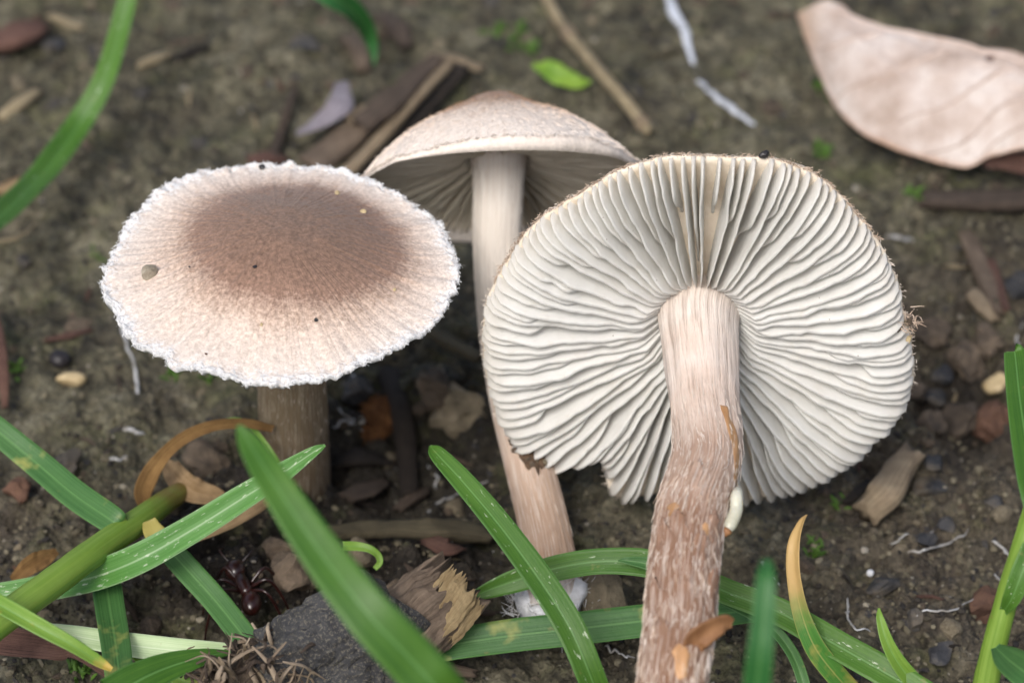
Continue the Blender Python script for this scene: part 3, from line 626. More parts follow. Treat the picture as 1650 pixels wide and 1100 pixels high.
# specks lying on the cap
def oncap1(px, py):
    P = onplane(px, py, O1, A1)
    for _ in range(4):
        d = P-O1; a = math.atan2(d@Y1, d@X1); q = min(math.hypot(d@X1, d@Y1)/np.interp(a % (2*math.pi), th1, R1, period=2*math.pi), 0.99)
        P = onplane(px, py, O1+A1*top1(q), A1)
    return P
for i, (px, py, sz, mt) in enumerate([(240, 446, 0.085, 'grain'), (411, 430, 0.022, 'seed'), (421, 523, 0.022, 'husk'), (509, 516, 0.024, 'blackrock'), (422, 270, 0.035, 'seed'), (585, 342, 0.03, 'husk'), (544, 313, 0.032, 'husk'), (305, 430, 0.012, 'seed'), (332, 570, 0.014, 'redclod'), (636, 467, 0.02, 'husk')]):
    nm, lb, ct = ('soil_crumb', 'beige soil crumb lying on the pale edge of the brown centred cap', 'soil crumb') if i == 0 else ('speck', ('tiny tan speck' if mt == 'husk' else 'tiny reddish speck' if mt == 'redclod' else 'black clot' if py == 270 else 'tiny black speck')+' lying on the brown centred cap'+(' at its white back rim' if py == 270 else ''), 'speck')
    rock(nm, oncap1(px, py), (sz, sz*0.8, sz*(0.8 if i == 0 else 0.5)), mt, seed=500+i, sub=2, sink=0.2 if i == 0 else 0.5, label=lb, cat=ct, group=None if i == 0 else 'specks on the brown centred cap')

# --- the picked mushroom that lies with its gills to the viewer
BB = W(1235, 805, float(gh(*W(1235, 805, 0.1)[:2]))+0.42)
A3 = unit([0.06, 1.0, -0.02]); X3 = unit(np.cross(A3, [0, 0, 1.0])); Y3 = np.cross(X3, A3)
O3 = onplane(1128, 528, BB, A3)
root3 = thing('mushroom', BB*np.array([1, 1, 0])+np.array([0, 0, BB[2]-0.2]), 'picked mushroom lying with its ivory gills fanned open and its brown stem forward', 'mushroom')
out3 = [(1472, 600), (1468, 560), (1455, 500), (1445, 455), (1425, 410), (1395, 365), (1365, 330), (1318, 288), (1280, 268), (1235, 257), (1180, 257), (1120, 254), (1060, 258), (1020, 268), (975, 290), (930, 318), (885, 345), (848, 378), (820, 418), (798, 455), (782, 500), (778, 545), (783, 595), (793, 640), (808, 685), (835, 728), (872, 752), (910, 748), (945, 738), (968, 732), (975, 748), (982, 798), (1005, 806), (1030, 800), (1060, 796), (1085, 802), (1130, 812), (1180, 812), (1215, 808), (1250, 800), (1290, 790), (1335, 772), (1375, 745), (1412, 712), (1440, 682), (1462, 645)]
q3 = np.array([onplane(a, b, O3, A3)-O3 for a, b in out3]); pl3 = np.stack([q3@X3, q3@Y3], 1)
th3, R3 = polar_outline(pl3, 600, 0.010, 70, 9)
und3 = lambda q: 0.24*(1-np.asarray(q)**2.2)
top3 = lambda q: 0.05+0.62*(1-np.minimum(q, 1)**2.2)
disp3 = lambda q, th, x, y: 0.02*fbm(x*4, y*4, o=3, s=16)
V, Fq, ra, di = cap_mesh(O3, X3, Y3, A3, th3, R3, top3, und3, nr=50, disp=disp3)
cap3 = obj('cap', V, Fq, 'cap3', root3, None, True, {'rad': ra, 'disc': di}); ORI[cap3.name] = ORI[root3.name]
M['flesh'] = plain_mat('cap_flesh', (0.66, 0.56, 0.43), (0.78, 0.70, 0.59), 4, 0.7)
flesh(cap3, len(th3), 50, M['flesh'])
dep3 = lambda q: 0.235*np.clip(1-q**6, 0, 1)**0.7*(0.85+0.35*q)+0.055*(q < 1.1)
gills(cap3, O3, X3, Y3, A3, th3, R3, und3, dep3, 0.27, 60, 'gill3', 12, sag=(0, -1), wave=0.013, jrim=1.006, reach=0.52)
cap_hairs('rim_skin_threads', 700, cap3, O3, X3, Y3, A3, th3, R3, lambda q: 0.03, None, (0, 0), 'hair_tan', 0.06, 0.010, (0.985, 1.0), 66, 1.2, 0.6, even=lambda r, n: r.uniform(0.6, 2.9, n))
cap_hairs('rim_fibrils', 600, cap3, O3, X3, Y3, A3, th3, R3, lambda q: 0.03, None, (0, 0), 'hair_stem', 0.05, 0.008, (0.985, 1.0), 61, 1.0, 0.5)
Z3 = O3[2]
P3 = [O3+A3*0.30, O3-A3*0.02, W(1137, 640, Z3-0.05), W(1140, 730, Z3-0.06), W(1118, 815, Z3-0.08), W(1105, 900, Z3-0.16), W(1097, 1000, Z3-0.28), W(1084, 1100, Z3-0.45), W(1070, 1230, Z3-0.95), W(1060, 1380, 0.05)]
s3 = Stem(P3, [0.37, 0.318, 0.280, 0.272, 0.275, 0.268, 0.265, 0.258, 0.26, 0.27], n=200, nseg=64, seed=9, rough=0.10, flute=0.05)
st3 = s3.mesh('stem', 'stem3', root3)
s3.hairs('stem_fibrils', 2400, 'hair_stem', root3, 0.24, 0.80, 0.12, 0.0065, 71, lift=0.16, wig=0.12)
s3.hairs('stem_fibrils', 900, 'hair_tan', root3, 0.40, 0.85, 0.12, 0.008, 72, lift=0.2, wig=0.15)
M['scale'] = stem_mat('stem_scale', [(0.0, (0.56, 0.43, 0.35)), (1.0, (0.42, 0.30, 0.23))], (0.78, 0.69, 0.61), 0.6, (0.28, 0.15, 0.08), 0.35)
VV, VA = np.meshgrid(np.linspace(0.02, 0.9, 240), np.linspace(-1.3, 1.3, 41), indexing='ij'); VP = s3.at(VV, VA).reshape(-1, 3)
def vof(px, py):
    # where on the stem that picture point falls
    P = VP; d = P-CAM; x = d@R_/(d@F_)/KPX+825; y = 550-d@U_/(d@F_)/KPX
    k = int(np.argmin((x-px)**2+(y-py)**2)); return float(VV.ravel()[k]), float(VA.ravel()[k])
va, pa = vof(1160, 640); vb, pb = vof(1180, 790)
s3.patch('torn_groove', va, vb, [pa, (pa+pb)/2, pb], 0.24, 0.003, 'amber', root3, n=30, seed=3, taper=(0.35, 1))
for i, (px, py, px2, py2, hw, cl, mt) in enumerate([(1082, 805, 1096, 850, 0.26, 0.0, 'amber'), (1140, 840, 1136, 865, 0.16, 0.0, 'amber'), (1098, 1030, 1100, 1100, 0.26, 0.0, 'amber'), (1098, 880, 1092, 828, 0.30, 0.10, 'scale'), (1076, 905, 1070, 842, 0.34, 0.12, 'scale'), (1130, 905, 1128, 855, 0.26, 0.10, 'scale'), (1150, 1000, 1148, 918, 0.30, 0.12, 'scale'), (1060, 1000, 1055, 935, 0.30, 0.08, 'scale'), (1105, 985, 1108, 930, 0.26, 0.08, 'scale'), (1070, 1060, 1066, 1000, 0.26, 0.08, 'scale'), (1120, 790, 1122, 742, 0.24, 0.07, 'scale'), (1150, 880, 1150, 825, 0.22, 0.08, 'scale')]):
    va, pa = vof(px, py); vb, pb = vof(px2, py2)
    s3.patch('torn_skin' if mt == 'amber' else 'scale', va, vb, [pa, pb], hw, 0.006, 'amber' if mt == 'amber' else 'stem3', root3, n=16, seed=20+i, curl=cl, ragged=0.5)
# the loose brown flap of skin near the bottom
va, pa = vof(1120, 1040); fp = s3.at(np.array(va), np.array(pa)); fz = fp[2]
FP = crom([fp-np.array([0.03, 0, 0.03]), W(1122, 1030, fz+0.05), W(1142, 1015, fz+0.10), W(1165, 1004, fz+0.10), W(1180, 1003, fz+0.06)], 24)
V, Fq, cyl, uv = ribbon(FP, np.interp(np.linspace(0, 1, 24), [0, 0.3, 0.8, 1], [0.17, 0.20, 0.14, 0.07]), camref(FP), th=0.045, fold=0.25, roll=0.5)
obj('skin_flap', V, Fq, 'flap', root3, uv, True, {'cyl': cyl})
# a clump of threads and soil stuck to the rim
cl = onplane(1463, 515, O3, A3)
for i in range(7):
    rock('rim_debris', cl+np.array([rng.normal(0, 0.05), rng.normal(-0.02, 0.02), rng.normal(0, 0.08)])+X3*0.01, rng.uniform(0.02, 0.05, 3), ['tanrock', 'husk', 'clod'][i % 3], seed=700+i, sub=1, parent=cap3, sink=0.5)
rr_ = np.random.default_rng(5); nh = 60
fibrils('rim_threads', cl+rr_.normal(0, 0.05, (nh, 3)), X3+rr_.normal(0, 0.9, (nh, 3)), rr_.normal(0, 1, (nh, 3)), rr_.uniform(0.04, 0.13, nh), np.full(nh, 0.010), 'hair_tan', cap3, wig=0.9, lift=0.6, seed=8)
rock('soil_crumb', onplane(1231, 252, O3, A3), (0.05, 0.04, 0.035), 'seed', seed=721, sink=0.4, label='small black soil crumb on the upper rim of the gilled cap', cat='soil crumb')

# the pale larva on the stem
va, pa = vof(1186, 792)
LP = crom([s3.at(np.array(va-0.002), np.array(pa+0.10), 0.03), W(1187, 800, Z3+0.02), W(1186, 822, Z3-0.03), W(1178, 842, Z3-0.06), W(1170, 856, Z3-0.09)], 40)
t = np.linspace(0, 1, 40); lr = 0.052*np.sqrt(np.clip(1-(2*t-1)**4, 0.03, 1))*(0.85+0.2*t)*(1+0.05*np.abs(np.sin(t*36)))
lv = thing('larva', LP[-1], 'glossy cream maggot clinging to the stem of the gilled mushroom', 'larva')
tube_obj('body', LP, lr, 'larva', lv, nseg=16); tube_obj('head', [LP[-3], LP[-1], LP[-1]+np.array([-0.02, -0.02, -0.035])], [0.045, 0.042, 0.015], 'flap', lv, nseg=10)

# --- the leaning mushroom behind
B2 = G(893, 985, 0.06)
root2 = thing('mushroom', B2, 'leaning mushroom with umber cone cap and long pinkish stem behind the gilled cap', 'mushroom')
T2 = W(803, 300, 2.02)
P2 = [T2+unit([0, 0.75, 0.62])*0.35, T2, W(801, 400, 1.68), W(808, 520, 1.28), W(826, 640, 0.92), W(850, 740, 0.68), W(876, 850, 0.44), W(888, 930, 0.26), B2]
s2 = Stem(P2, [0.25, 0.222, 0.208, 0.20, 0.198, 0.20, 0.205, 0.215, 0.24, 0.27], n=150, seed=14, rough=0.06, flute=0.03)
s2.mesh('stem', 'stem2', root2); s2.hairs('stem_fibrils', 500, 'hair_stem', root2, 0.1, 0.95, 0.10, 0.007, 73)
EL2 = math.radians(38); A2 = unit([-0.05, math.cos(EL2), math.sin(EL2)]); X2 = unit(np.cross(A2, [0.07, 0, 1.0])); Y2 = np.cross(X2, A2)
O2 = T2 + A2*0.02
th2 = np.arange(420)/420*2*np.pi
R2 = 1.25*(1+0.03*fbm(np.cos(th2)*1.2, np.sin(th2)*1.2, o=2, s=33)+0.010*fbm(np.cos(th2)*9, np.sin(th2)*9, o=2, s=34))
top2 = lambda q: 0.07+0.57*(1-np.minimum(q, 1)**2.5)+0.17*np.exp(-(q/0.27)**2)
und2 = lambda q: 0.42*(1-np.asarray(q)**1.8)
bend2 = lambda x, y: -0.26*np.maximum(0, -y/1.25)**2 - 0.06*np.maximum(0, y/1.25)**2
disp2 = lambda q, th, x, y: 0.015*fbm(x*5, y*5, o=3, s=36)+0.05*fbm(x*1.3, y*1.3, o=2, s=37)*q - 0.07*q**3*np.cos(th*2+0.4)
V, Fq, ra, di = cap_mesh(O2, X2, Y2, A2, th2, R2, top2, und2, nr=80, disp=disp2, bend=bend2)
cap2 = obj('cap', V, Fq, 'cap2', root2, None, True, {'rad': ra, 'disc': di}); ORI[cap2.name] = ORI[root2.name]
flesh(cap2, len(th2), 84, M['flesh'])
gills(cap2, O2, X2, Y2, A2, th2, R2, und2, lambda q: 0.27*np.clip(1-q**2, 0, 1)**1.2*(0.6+0.8*q), 0.21, 52, 'gill2', 17, nrad=16, wave=0.015, jrim=0.92, bend=bend2)
cap_hairs('felt', 7000, cap2, O2, X2, Y2, A2, th2, R2, top2, disp2, (0, 0), 'cap2hair', 0.07, 0.008, (0.02, 0.99), 81, 0.45, 0.4, bend=bend2)
cap_hairs('rim_fibrils', 900, cap2, O2, X2, Y2, A2, th2, R2, top2, disp2, (0, 0), 'hair_stem', 0.06, 0.009, (0.97, 1.0), 82, 1.0, 0.5, bend=bend2)
# soil stuck to the stem under the gilled cap, and the white base in its clod
def vof2(py): 
    e = [abs(550-(p-CAM)@U_/((p-CAM)@F_)/KPX-py) for p in s2.P]; return int(np.argmin(e))/(s2.n-1)
s2.patch('soil_patch', vof2(690), vof2(784), [-0.10, -0.25, -0.30], 0.95, 0.022, 'patch', root2, n=26, m=17, ragged=0.5, seed=6, taper=(0.6, 1))
for i in range(26):
    v = rng.uniform(vof2(705), vof2(768)); rock('soil_grain', s2.at(np.array(v), np.array(rng.uniform(-1.0, 0.5)), 0.01), rng.uniform(0.015, 0.045, 3), ['clod', 'patch', 'tanrock'][i % 3], seed=740+i, sub=1, parent=root2, sink=0.6)
mb = s2.P[-1]
V, Fq = rock_v(77, (0.36, 0.30, 0.30), 3, 5, 0.35); V = V+mb+np.array([0.02, 0.02, 0.02]); obj('mycelium_base', V, Fq, 'white', root2)
nh = 260; d_ = rr_.normal(0, 1, (nh, 3)); d_[:, 2] = np.abs(d_[:, 2])*0.6
fibrils('mycelium_threads', mb+d_/np.linalg.norm(d_, axis=1)[:, None]*np.array([0.35, 0.29, 0.28]), d_+rr_.normal(0, 0.8, (nh, 3)), rr_.normal(0, 1, (nh, 3)), rr_.uniform(0.05, 0.2, nh), np.full(nh, 0.009), 'hair_white', root2, wig=0.8, lift=0.5, seed=9)
V, Fq = rock_v(78, (0.42, 0.26, 0.26), 3, 7, 0.40); obj('soil_clod', V+G(958, 970, 0.10), Fq, 'tanrock', root2, smooth=False)
# ------------------------------------------------------------------ grass
def lone(pts, mat, label, group='grass leaves round the mushrooms', **kw):
    kw.setdefault('wav', 0.14)
    return blade('grass_leaf', pts, mat, seed=int(pts[1][0]) % 50, label=label, cat='grass', group=group, **kw)
lone([(212, -30, 1.5, 30), (196, 40, 1.2, 33), (168, 130, 0.9, 36), (125, 205, 0.6, 42), (70, 280, 0.6, 44), (15, 335, 0.8, 44), (-45, 385, 1.0, 42)], 'grass_spot', 'long arched green grass leaf beside the frayed brown centred cap, over bare soil', fold=0.3, roll=0.2)
lone([(480, -40, 1.4, 40), (530, -8, 1.3, 38), (570, 20, 1.0, 34), (594, 55, 0.65, 24), (602, 85, 0.45, 13), (603, 106, 0.35, 2)], 'grass_dark', 'drooping green grass tip hanging over the bark pieces', fold=0.4)
lone([(384, 685, 4.3, 8), (402, 715, 4.25, 36), (440, 775, 4.2, 54), (510, 880, 4.0, 68), (590, 985, 3.8, 78), (665, 1065, 3.5, 84), (730, 1140, 3.1, 84), (850, 1290, 1.7, 80), (950, 1430, 0.1, 70)], 'grass', 'broad smooth green grass leaf slanting up in front of the wood chunk', fold=0.12, n=60)
lone([(693, 718, 1.75, 4), (705, 732, 1.75, 26), (745, 775, 1.7, 36), (800, 840, 1.6, 42), (860, 920, 1.45, 46), (915, 1005, 1.25, 48), (952, 1090, 0.95, 46), (985, 1180, 0.4, 44), (1000, 1230, 0.05, 40)], 'grass_spot', 'narrow green grass leaf crossing in front of the leaning pinkish stem', fold=0.35, n=56)
ga = lone([(748, 971, 0.50, 3), (775, 955, 0.55, 22), (830, 935, 0.62, 38), (900, 914, 0.75, 42), (970, 904, 0.85, 42), (1045, 908, 0.88, 46), (1110, 928, 0.86, 44), (1175, 955, 0.82, 42), (1260, 988, 0.75, 45), (1350, 1040, 0.7, 48), (1430, 1085, 0.65, 50), (1520, 1140, 0.5, 48), (1640, 1230, 0.1, 40)], 'grass_spot', 'long spotted green grass leaf arching behind the brown stem from the wood chunk', fold=0.25, n=90, roll=[0.5, 0.1, 0, 0])
lone([(996, 903, 0.98, 2), (1012, 903, 0.98, 12), (1050, 910, 1.0, 22), (1100, 930, 0.95, 26), (1170, 965, 0.75, 24), (1235, 1003, 0.6, 20), (1272, 1045, 0.5, 20), (1292, 1090, 0.4, 20), (1305, 1150, 0.2, 20)], 'grass_teal', 'slim dark green grass leaf curling down behind the brown stem', fold=0.4, n=60)
lone([(640, 1062, 0.32, 40), (720, 1040, 0.38, 50), (820, 1024, 0.42, 54), (930, 1012, 0.46, 55), (1035, 1000, 0.48, 54), (1130, 990, 0.48, 50), (1210, 985, 0.4, 36), (1260, 990, 0.3, 14)], 'grass_teal', 'flat wide grass leaf lying across the soil under the brown stem', fold=0.1, n=60)
lone([(1236, 902, 4.3, 14), (1234, 930, 4.3, 30), (1230, 1000, 4.1, 38), (1222, 1080, 3.8, 44), (1212, 1180, 3.2, 46), (1205, 1320, 1.7, 46), (1200, 1420, 0.1, 44)], 'grass_dark', 'soft upright dark green grass tip rising beside the brown stem', fold=0.3)
lone([(1300, 829, 1.55, 4), (1292, 842, 1.55, 16), (1281, 880, 1.45, 24), (1281, 930, 1.25, 26), (1291, 985, 1.0, 28), (1312, 1040, 0.75, 34), (1345, 1085, 0.5, 36), (1390, 1135, 0.15, 36)], 'grass_yel', 'yellowed curling grass leaf with a tan dry tip', fold=0.35, roll=[1.0, 0.6, 0.2, 0.0], n=56)
lone([(1416, 979, 1.1, 3), (1419, 1000, 1.05, 14), (1432, 1040, 0.9, 22), (1456, 1080, 0.7, 28), (1500, 1130, 0.4, 32), (1540, 1180, 0.1, 32)], 'grass_lime', 'short fresh green grass tip beside the spotted arching leaf', fold=0.5)
lone([(552, 880, 0.55, 16), (575, 880, 0.6, 15), (595, 884, 0.6, 13), (609, 894, 0.55, 11), (612, 906, 0.5, 10), (604, 916, 0.45, 8)], 'grass_lime', 'little hooked green grass curl near the mossy wood strip', fold=0.3, n=34)
lone([(346, 684, 0.75, 3), (372, 676, 0.8, 7), (398, 682, 0.8, 8), (425, 712, 0.75, 9), (448, 748, 0.6, 8), (470, 790, 0.3, 8)], 'grass_lime', 'thread thin green grass leaf bending beside the grey brown stem', fold=0.2)

# the shoot with its leaves at the edge of the frame
CU = [W(302, 786, 0.30), W(270, 806, 0.48), W(225, 838, 0.72), (W(150, 890, 0.95)), W(85, 938, 1.08), W(20, 985, 1.15), W(-60, 1045, 1.15), W(-160, 1110, 1.0)]
gs = thing('grass_shoot', G(302, 790), 'thick green grass shoot lying aslant with three side leaves and browned foot', 'grass')
tube_obj('culm', crom(CU, 60), np.interp(np.linspace(0, 1, 60), [0, 0.1, 0.35, 0.7, 1], [0.085, 0.095, 0.115, 0.125, 0.12]), 'culm', gs, nseg=18, rough=0.05)
blade('leaf', [(198, 852, 0.86, 30), (180, 838, 0.95, 46), (120, 797, 0.95, 48), (58, 745, 0.98, 46), (-15, 685, 1.1, 42), (-60, 645, 1.1, 36)], 'grass_teal', gs, fold=0.2)
blade('leaf', [(163, 868, 1.02, 14), (166, 890, 0.90, 28), (170, 930, 0.62, 46), (178, 985, 0.58, 48), (188, 1050, 0.66, 48), (196, 1130, 0.7, 44)], 'grass_teal', gs, fold=0.15)
blade('leaf', [(240, 838, 0.82, 22), (252, 862, 0.78, 36), (295, 910, 0.66, 42), (345, 965, 0.55, 42), (385, 1015, 0.48, 42), (420, 1060, 0.42, 38)], 'grass_tipyel', gs, fold=0.15)
lone([(524, 717, 1.75, 4), (505, 728, 1.72, 18), (455, 762, 1.55, 34), (390, 803, 1.35, 42), (310, 853, 1.15, 46), (230, 898, 0.98, 50), (165, 925, 0.80, 50), (100, 942, 0.66, 46), (30, 955, 0.6, 42), (-50, 965, 0.55, 36)], 'grass_fleck', 'white flecked green grass leaf passing under the thick shoot', fold=0.35, n=76)
lone([(-40, 950, 1.5, 26), (0, 974, 1.5, 30), (60, 1008, 1.45, 28), (115, 1038, 1.35, 24), (160, 1066, 1.2, 18), (180, 1078, 1.15, 8)], 'grass_lime', 'yellow green stalk tip crossing over the bleached leaf', fold=0.5)
lone([(60, 1012, 0.42, 20), (110, 1022, 0.45, 32), (190, 1036, 0.5, 38), (270, 1046, 0.5, 40), (350, 1052, 0.45, 36), (425, 1048, 0.4, 18)], 'grass_pale', 'bleached whitish green grass leaf lying behind the fibrous tuft', fold=0.2)
lone([(-30, 1030, 0.45, 44), (30, 1036, 0.5, 46), (90, 1044, 0.5, 42), (130, 1052, 0.45, 26), (240, 1130, 0.2, 20)], 'redwood', 'flat reddish brown dead grass sheath beside the bleached leaf', fold=0.3, wav=0.3)
lone([(180, 1125, 1.0, 70), (225, 1095, 1.0, 60), (275, 1073, 0.95, 46), (330, 1057, 0.9, 26), (372, 1050, 0.85, 6)], 'grass', 'broad green grass leaf lying beside the fibrous tuft', fold=0.2)
lone([(200, 1035, 0.4, 18), (230, 1058, 0.42, 26), (275, 1085, 0.4, 26), (320, 1110, 0.35, 20)], 'grass_lime', 'short yellow green grass leaf under the bleached leaf', fold=0.3)
lone([(40, 975, 0.95, 10), (22, 992, 0.95, 18), (0, 1018, 0.95, 22), (-30, 1050, 0.9, 22)], 'grass_dark', 'dark green grass sliver beneath the thick shoot', fold=0.3)
# dead leaves at the foot of the upright mushroom
lone([(240, 832, 0.45, 16), (228, 800, 0.55, 30), (240, 765, 0.7, 30), (268, 728, 0.85, 22), (305, 700, 0.95, 20), (350, 684, 1.0, 18), (400, 682, 0.95, 16), (440, 690, 0.85, 12)], 'browngrass', 'brown withered grass leaf hooped beside the grey brown stem', fold=0.4, roll=[0.6, 0.2, 0.5], wav=0.2, n=56)
lone([(250, 890, 0.35, 20), (300, 862, 0.5, 38), (350, 838, 0.62, 44), (400, 815, 0.68, 40), (445, 792, 0.6, 24), (470, 780, 0.5, 10)], 'deadleaf', 'tan withered grass leaf lying under the white flecked leaf', fold=0.2, wav=0.4)
lone([(268, 745, 0.35, 14), (285, 770, 0.45, 36), (310, 790, 0.42, 42), (345, 800, 0.35, 30), (370, 808, 0.3, 12)], 'deadleaf', 'crumpled pale dead leaf scrap at the foot of the thick shoot', fold=0.6, wav=0.7)
lone([(20, 935, 0.3, 14), (45, 915, 0.34, 30), (70, 900, 0.34, 28), (92, 888, 0.3, 10)], 'browngrass', 'curled ochre leaf scrap below the thick shoot', fold=0.5, wav=0.5)

# the shoot at the other edge
g2 = thing('grass_shoot', G(1580, 1180), 'tall green grass shoot with a bluish lower leaf', 'grass')
tube_obj('culm', crom([W(1560, 1260, 0.0), W(1585, 1120, 0.7), W(1602, 1040, 1.1), W(1625, 955, 1.5), W(1650, 870, 1.9), W(1680, 770, 2.3)], 50), np.linspace(0.11, 0.075, 50), 'culm', g2, nseg=16, rough=0.05)
blade('leaf', [(1634, 566, 2.5, 24), (1636, 575, 2.5, 36), (1643, 640, 2.5, 42), (1655, 720, 2.45, 48), (1668, 790, 2.4, 50), (1684, 860, 2.2, 40)], 'grass', g2, fold=0.25)
blade('leaf', [(1604, 1042, 1.3, 16), (1625, 1062, 1.4, 46), (1655, 1085, 1.5, 56), (1700, 1120, 1.5, 50), (1760, 1170, 1.3, 30)], 'grass_teal', g2, fold=0.25)
blade('leaf', [(1617, 985, 1.42, 14), (1632, 960, 1.6, 30), (1650, 915, 1.8, 36), (1680, 850, 2.0, 34), (1720, 780, 2.2, 20)], 'grass_spot', g2, fold=0.35)
# ------------------------------------------------------------------ litter on the soil
def strip(pts, mat, name, label, cat, flat=0.3, rough=0.22, square=0.5, seed=1, jag=0.06, n=34, nseg=16, group=None, freq=2.4, smooth=True):
    C = np.array([G(p[0], p[1], p[2]) for p in pts]); wd = np.array([cmpx(p[3], c)/2 for p, c in zip(pts, C)])
    P = crom(C, n); r = np.interp(np.linspace(0, 1, n), np.linspace(0, 1, len(wd)), wd)
    V, Fq, cyl, uv = tube(P, r, nseg=nseg, flat=flat, rough=rough, seed=seed, jag=jag, square=square, freq=freq, along=0.5)
    return obj(name, V, Fq, mat, None, uv, smooth, {'cyl': cyl}, label=label, cat=cat, group=group)
# the big fallen leaf
LU = [(1284, 20, 0.55), (1335, 3, 0.75), (1400, 30, 0.85), (1480, 52, 0.95), (1560, 72, 1.05), (1660, 93, 1.1), (1790, 150, 1.1), (1850, 215, 0.9)]
LL = [(1286, 30, 0.5), (1308, 92, 0.42), (1345, 165, 0.36), (1392, 216, 0.32), (1462, 247, 0.34), (1552, 267, 0.42), (1604, 246, 0.55), (1664, 238, 0.65), (1760, 255, 0.7), (1850, 225, 0.85)]
nl, ml = 90, 40
UP = crom([W(*p) for p in LU], nl); LO = crom([W(*p) for p in LL], nl)
tt, ss = np.meshgrid(np.linspace(0, 1, nl), np.linspace(0, 1, ml), indexing='ij')
def leafpt(t, s):
    t = np.asarray(t, float); s = np.asarray(s, float); f = t*(nl-1); i = np.clip(f.astype(int), 0, nl-2); w_ = (f-i)[..., None]
    u = UP[i]*(1-w_)+UP[i+1]*w_; l = LO[i]*(1-w_)+LO[i+1]*w_; p = u*(1-s[..., None])+l*s[..., None]
    p = p.copy(); p[..., 2] += 0.16*np.sin(np.pi*s)*np.minimum(1, t*4)*np.minimum(1, (1-t)*6) + 0.05*fbm(t*7, s*4, o=3, s=66) + 0.02*fbm(t*30, s*14, o=2, s=67)
    return p
top = leafpt(tt, ss); nrmz = np.array([0.0, 0.25, 1.0]); botm = top-nrmz*0.009
k = nl*ml; Fl = gridfaces(nl, ml); Fb = gridfaces(nl, ml)[:, ::-1]+k
side = []
for i in range(nl-1): side += [[i*ml, (i+1)*ml, (i+1)*ml+k, i*ml+k], [(i+1)*ml+ml-1, i*ml+ml-1, i*ml+ml-1+k, (i+1)*ml+ml-1+k]]
for j in range(ml-1): side += [[j+1, j, j+k, j+1+k], [(nl-1)*ml+j, (nl-1)*ml+j+1, (nl-1)*ml+j+1+k, (nl-1)*ml+j+k]]
s = NT('fallen_leaf'); u = s.sep(s.uv()); v = s.obj(); edge = s.math('MAXIMUM', s.math('ABSOLUTE', s.math('SUBTRACT', u[1], 0.5)), 0.0)
col = s.ramp(s.noise(v, 1.6, 5, 0.6), [(0.36, (0.46, 0.36, 0.30)), (0.48, (0.61, 0.51, 0.45)), (0.62, (0.74, 0.67, 0.62))])
col = s.mix(s.ramp(s.math('ADD', u[0], s.math('MULTIPLY', s.noise(v, 2.5, 3), 0.12)), [(0.06, 0.75), (0.22, 0.0)]), col, (0.46, 0.28, 0.15))
col = s.mix(s.ramp(edge, [(0.46, 0.0), (0.5, 0.6)]), col, (0.48, 0.25, 0.12))
cxx = s.n('CombineXYZ'); s.l(s.math('MULTIPLY', u[0], 90), cxx.inputs[0]); s.l(s.math('MULTIPLY', u[1], 36), cxx.inputs[1])
ret = s.voro(cxx.outputs[0], 1.0, 'DISTANCE_TO_EDGE').outputs['Distance']; col = s.mix(s.ramp(ret, [(0.0, 0.28), (0.12, 0.0)]), col, (0.36, 0.25, 0.20))
bl = s.ramp(s.noise(s.map(v, loc=(5, 1, 8)), 4.5, 5, 0.7), [(0.60, 0.0), (0.72, 1.0)]); col = s.mix(s.math('MULTIPLY', bl, 0.5), col, (0.30, 0.19, 0.13))
sp = s.voro(v, 1.3); col = s.mix(s.math('MULTIPLY', s.math('LESS_THAN', sp.outputs['Distance'], 0.07), 0.8), col, (0.10, 0.05, 0.04))
M['bigleaf'] = s.fin(col, 0.6, s.bump(ret, 0.3, 0.03, s.bump(s.noise(v, 9, 4), 0.4, 0.03)), spec=0.3, transl=0.12)
lf = thing('fallen_leaf', np.array([*leafpt(np.array(0.5), np.array(0.6))[:2], 0.2]), 'large pale pinkish dead leaf lying on the soil with curved veins', 'leaf')
uvl = np.stack([np.concatenate([tt.ravel()]*2), np.concatenate([ss.ravel()]*2)], 1)
obj('leaf_blade', np.vstack([top.reshape(-1, 3), botm.reshape(-1, 3)]), Fl.tolist()+Fb.tolist()+side, 'bigleaf', lf, uvl)
M['vein'] = plain_mat('leaf_vein', (0.46, 0.35, 0.29), (0.62, 0.51, 0.45), 4, 0.6)
for a in [[(0.10, 0.95), (0.16, 0.72), (0.24, 0.42), (0.34, 0.08)], [(0.22, 0.98), (0.27, 0.80), (0.37, 0.52), (0.52, 0.12)], [(0.36, 0.99), (0.41, 0.85), (0.52, 0.62), (0.70, 0.22)], [(0.48, 0.98), (0.56, 0.85), (0.68, 0.66), (0.86, 0.35)], [(0.06, 0.30), (0.3, 0.03), (0.6, 0.05), (0.96, 0.4)], [(0.60, 0.99), (0.68, 0.9), (0.8, 0.75), (0.95, 0.55)]]:
    c = crom([(*q, 0) for q in a], 34); P = leafpt(c[:, 0], np.clip(c[:, 1], 0, 1))+np.array([0, 0, 0.003]); tube_obj('vein', P, np.linspace(0.010, 0.020, 34), 'vein', lf, nseg=6)
V, Fq, cyl, uv = ribbon(crom([W(1585, 262, 0.40), W(1630, 262, 0.34), W(1690, 275, 0.28), W(1750, 300, 0.2)], 30), np.linspace(0.12, 0.36, 30), np.tile([0, -0.5, 0.9], (30, 1)), th=0.02, fold=0.2); obj('curled_margin', V, Fq, 'redwood', lf, uv, True, {'cyl': cyl})

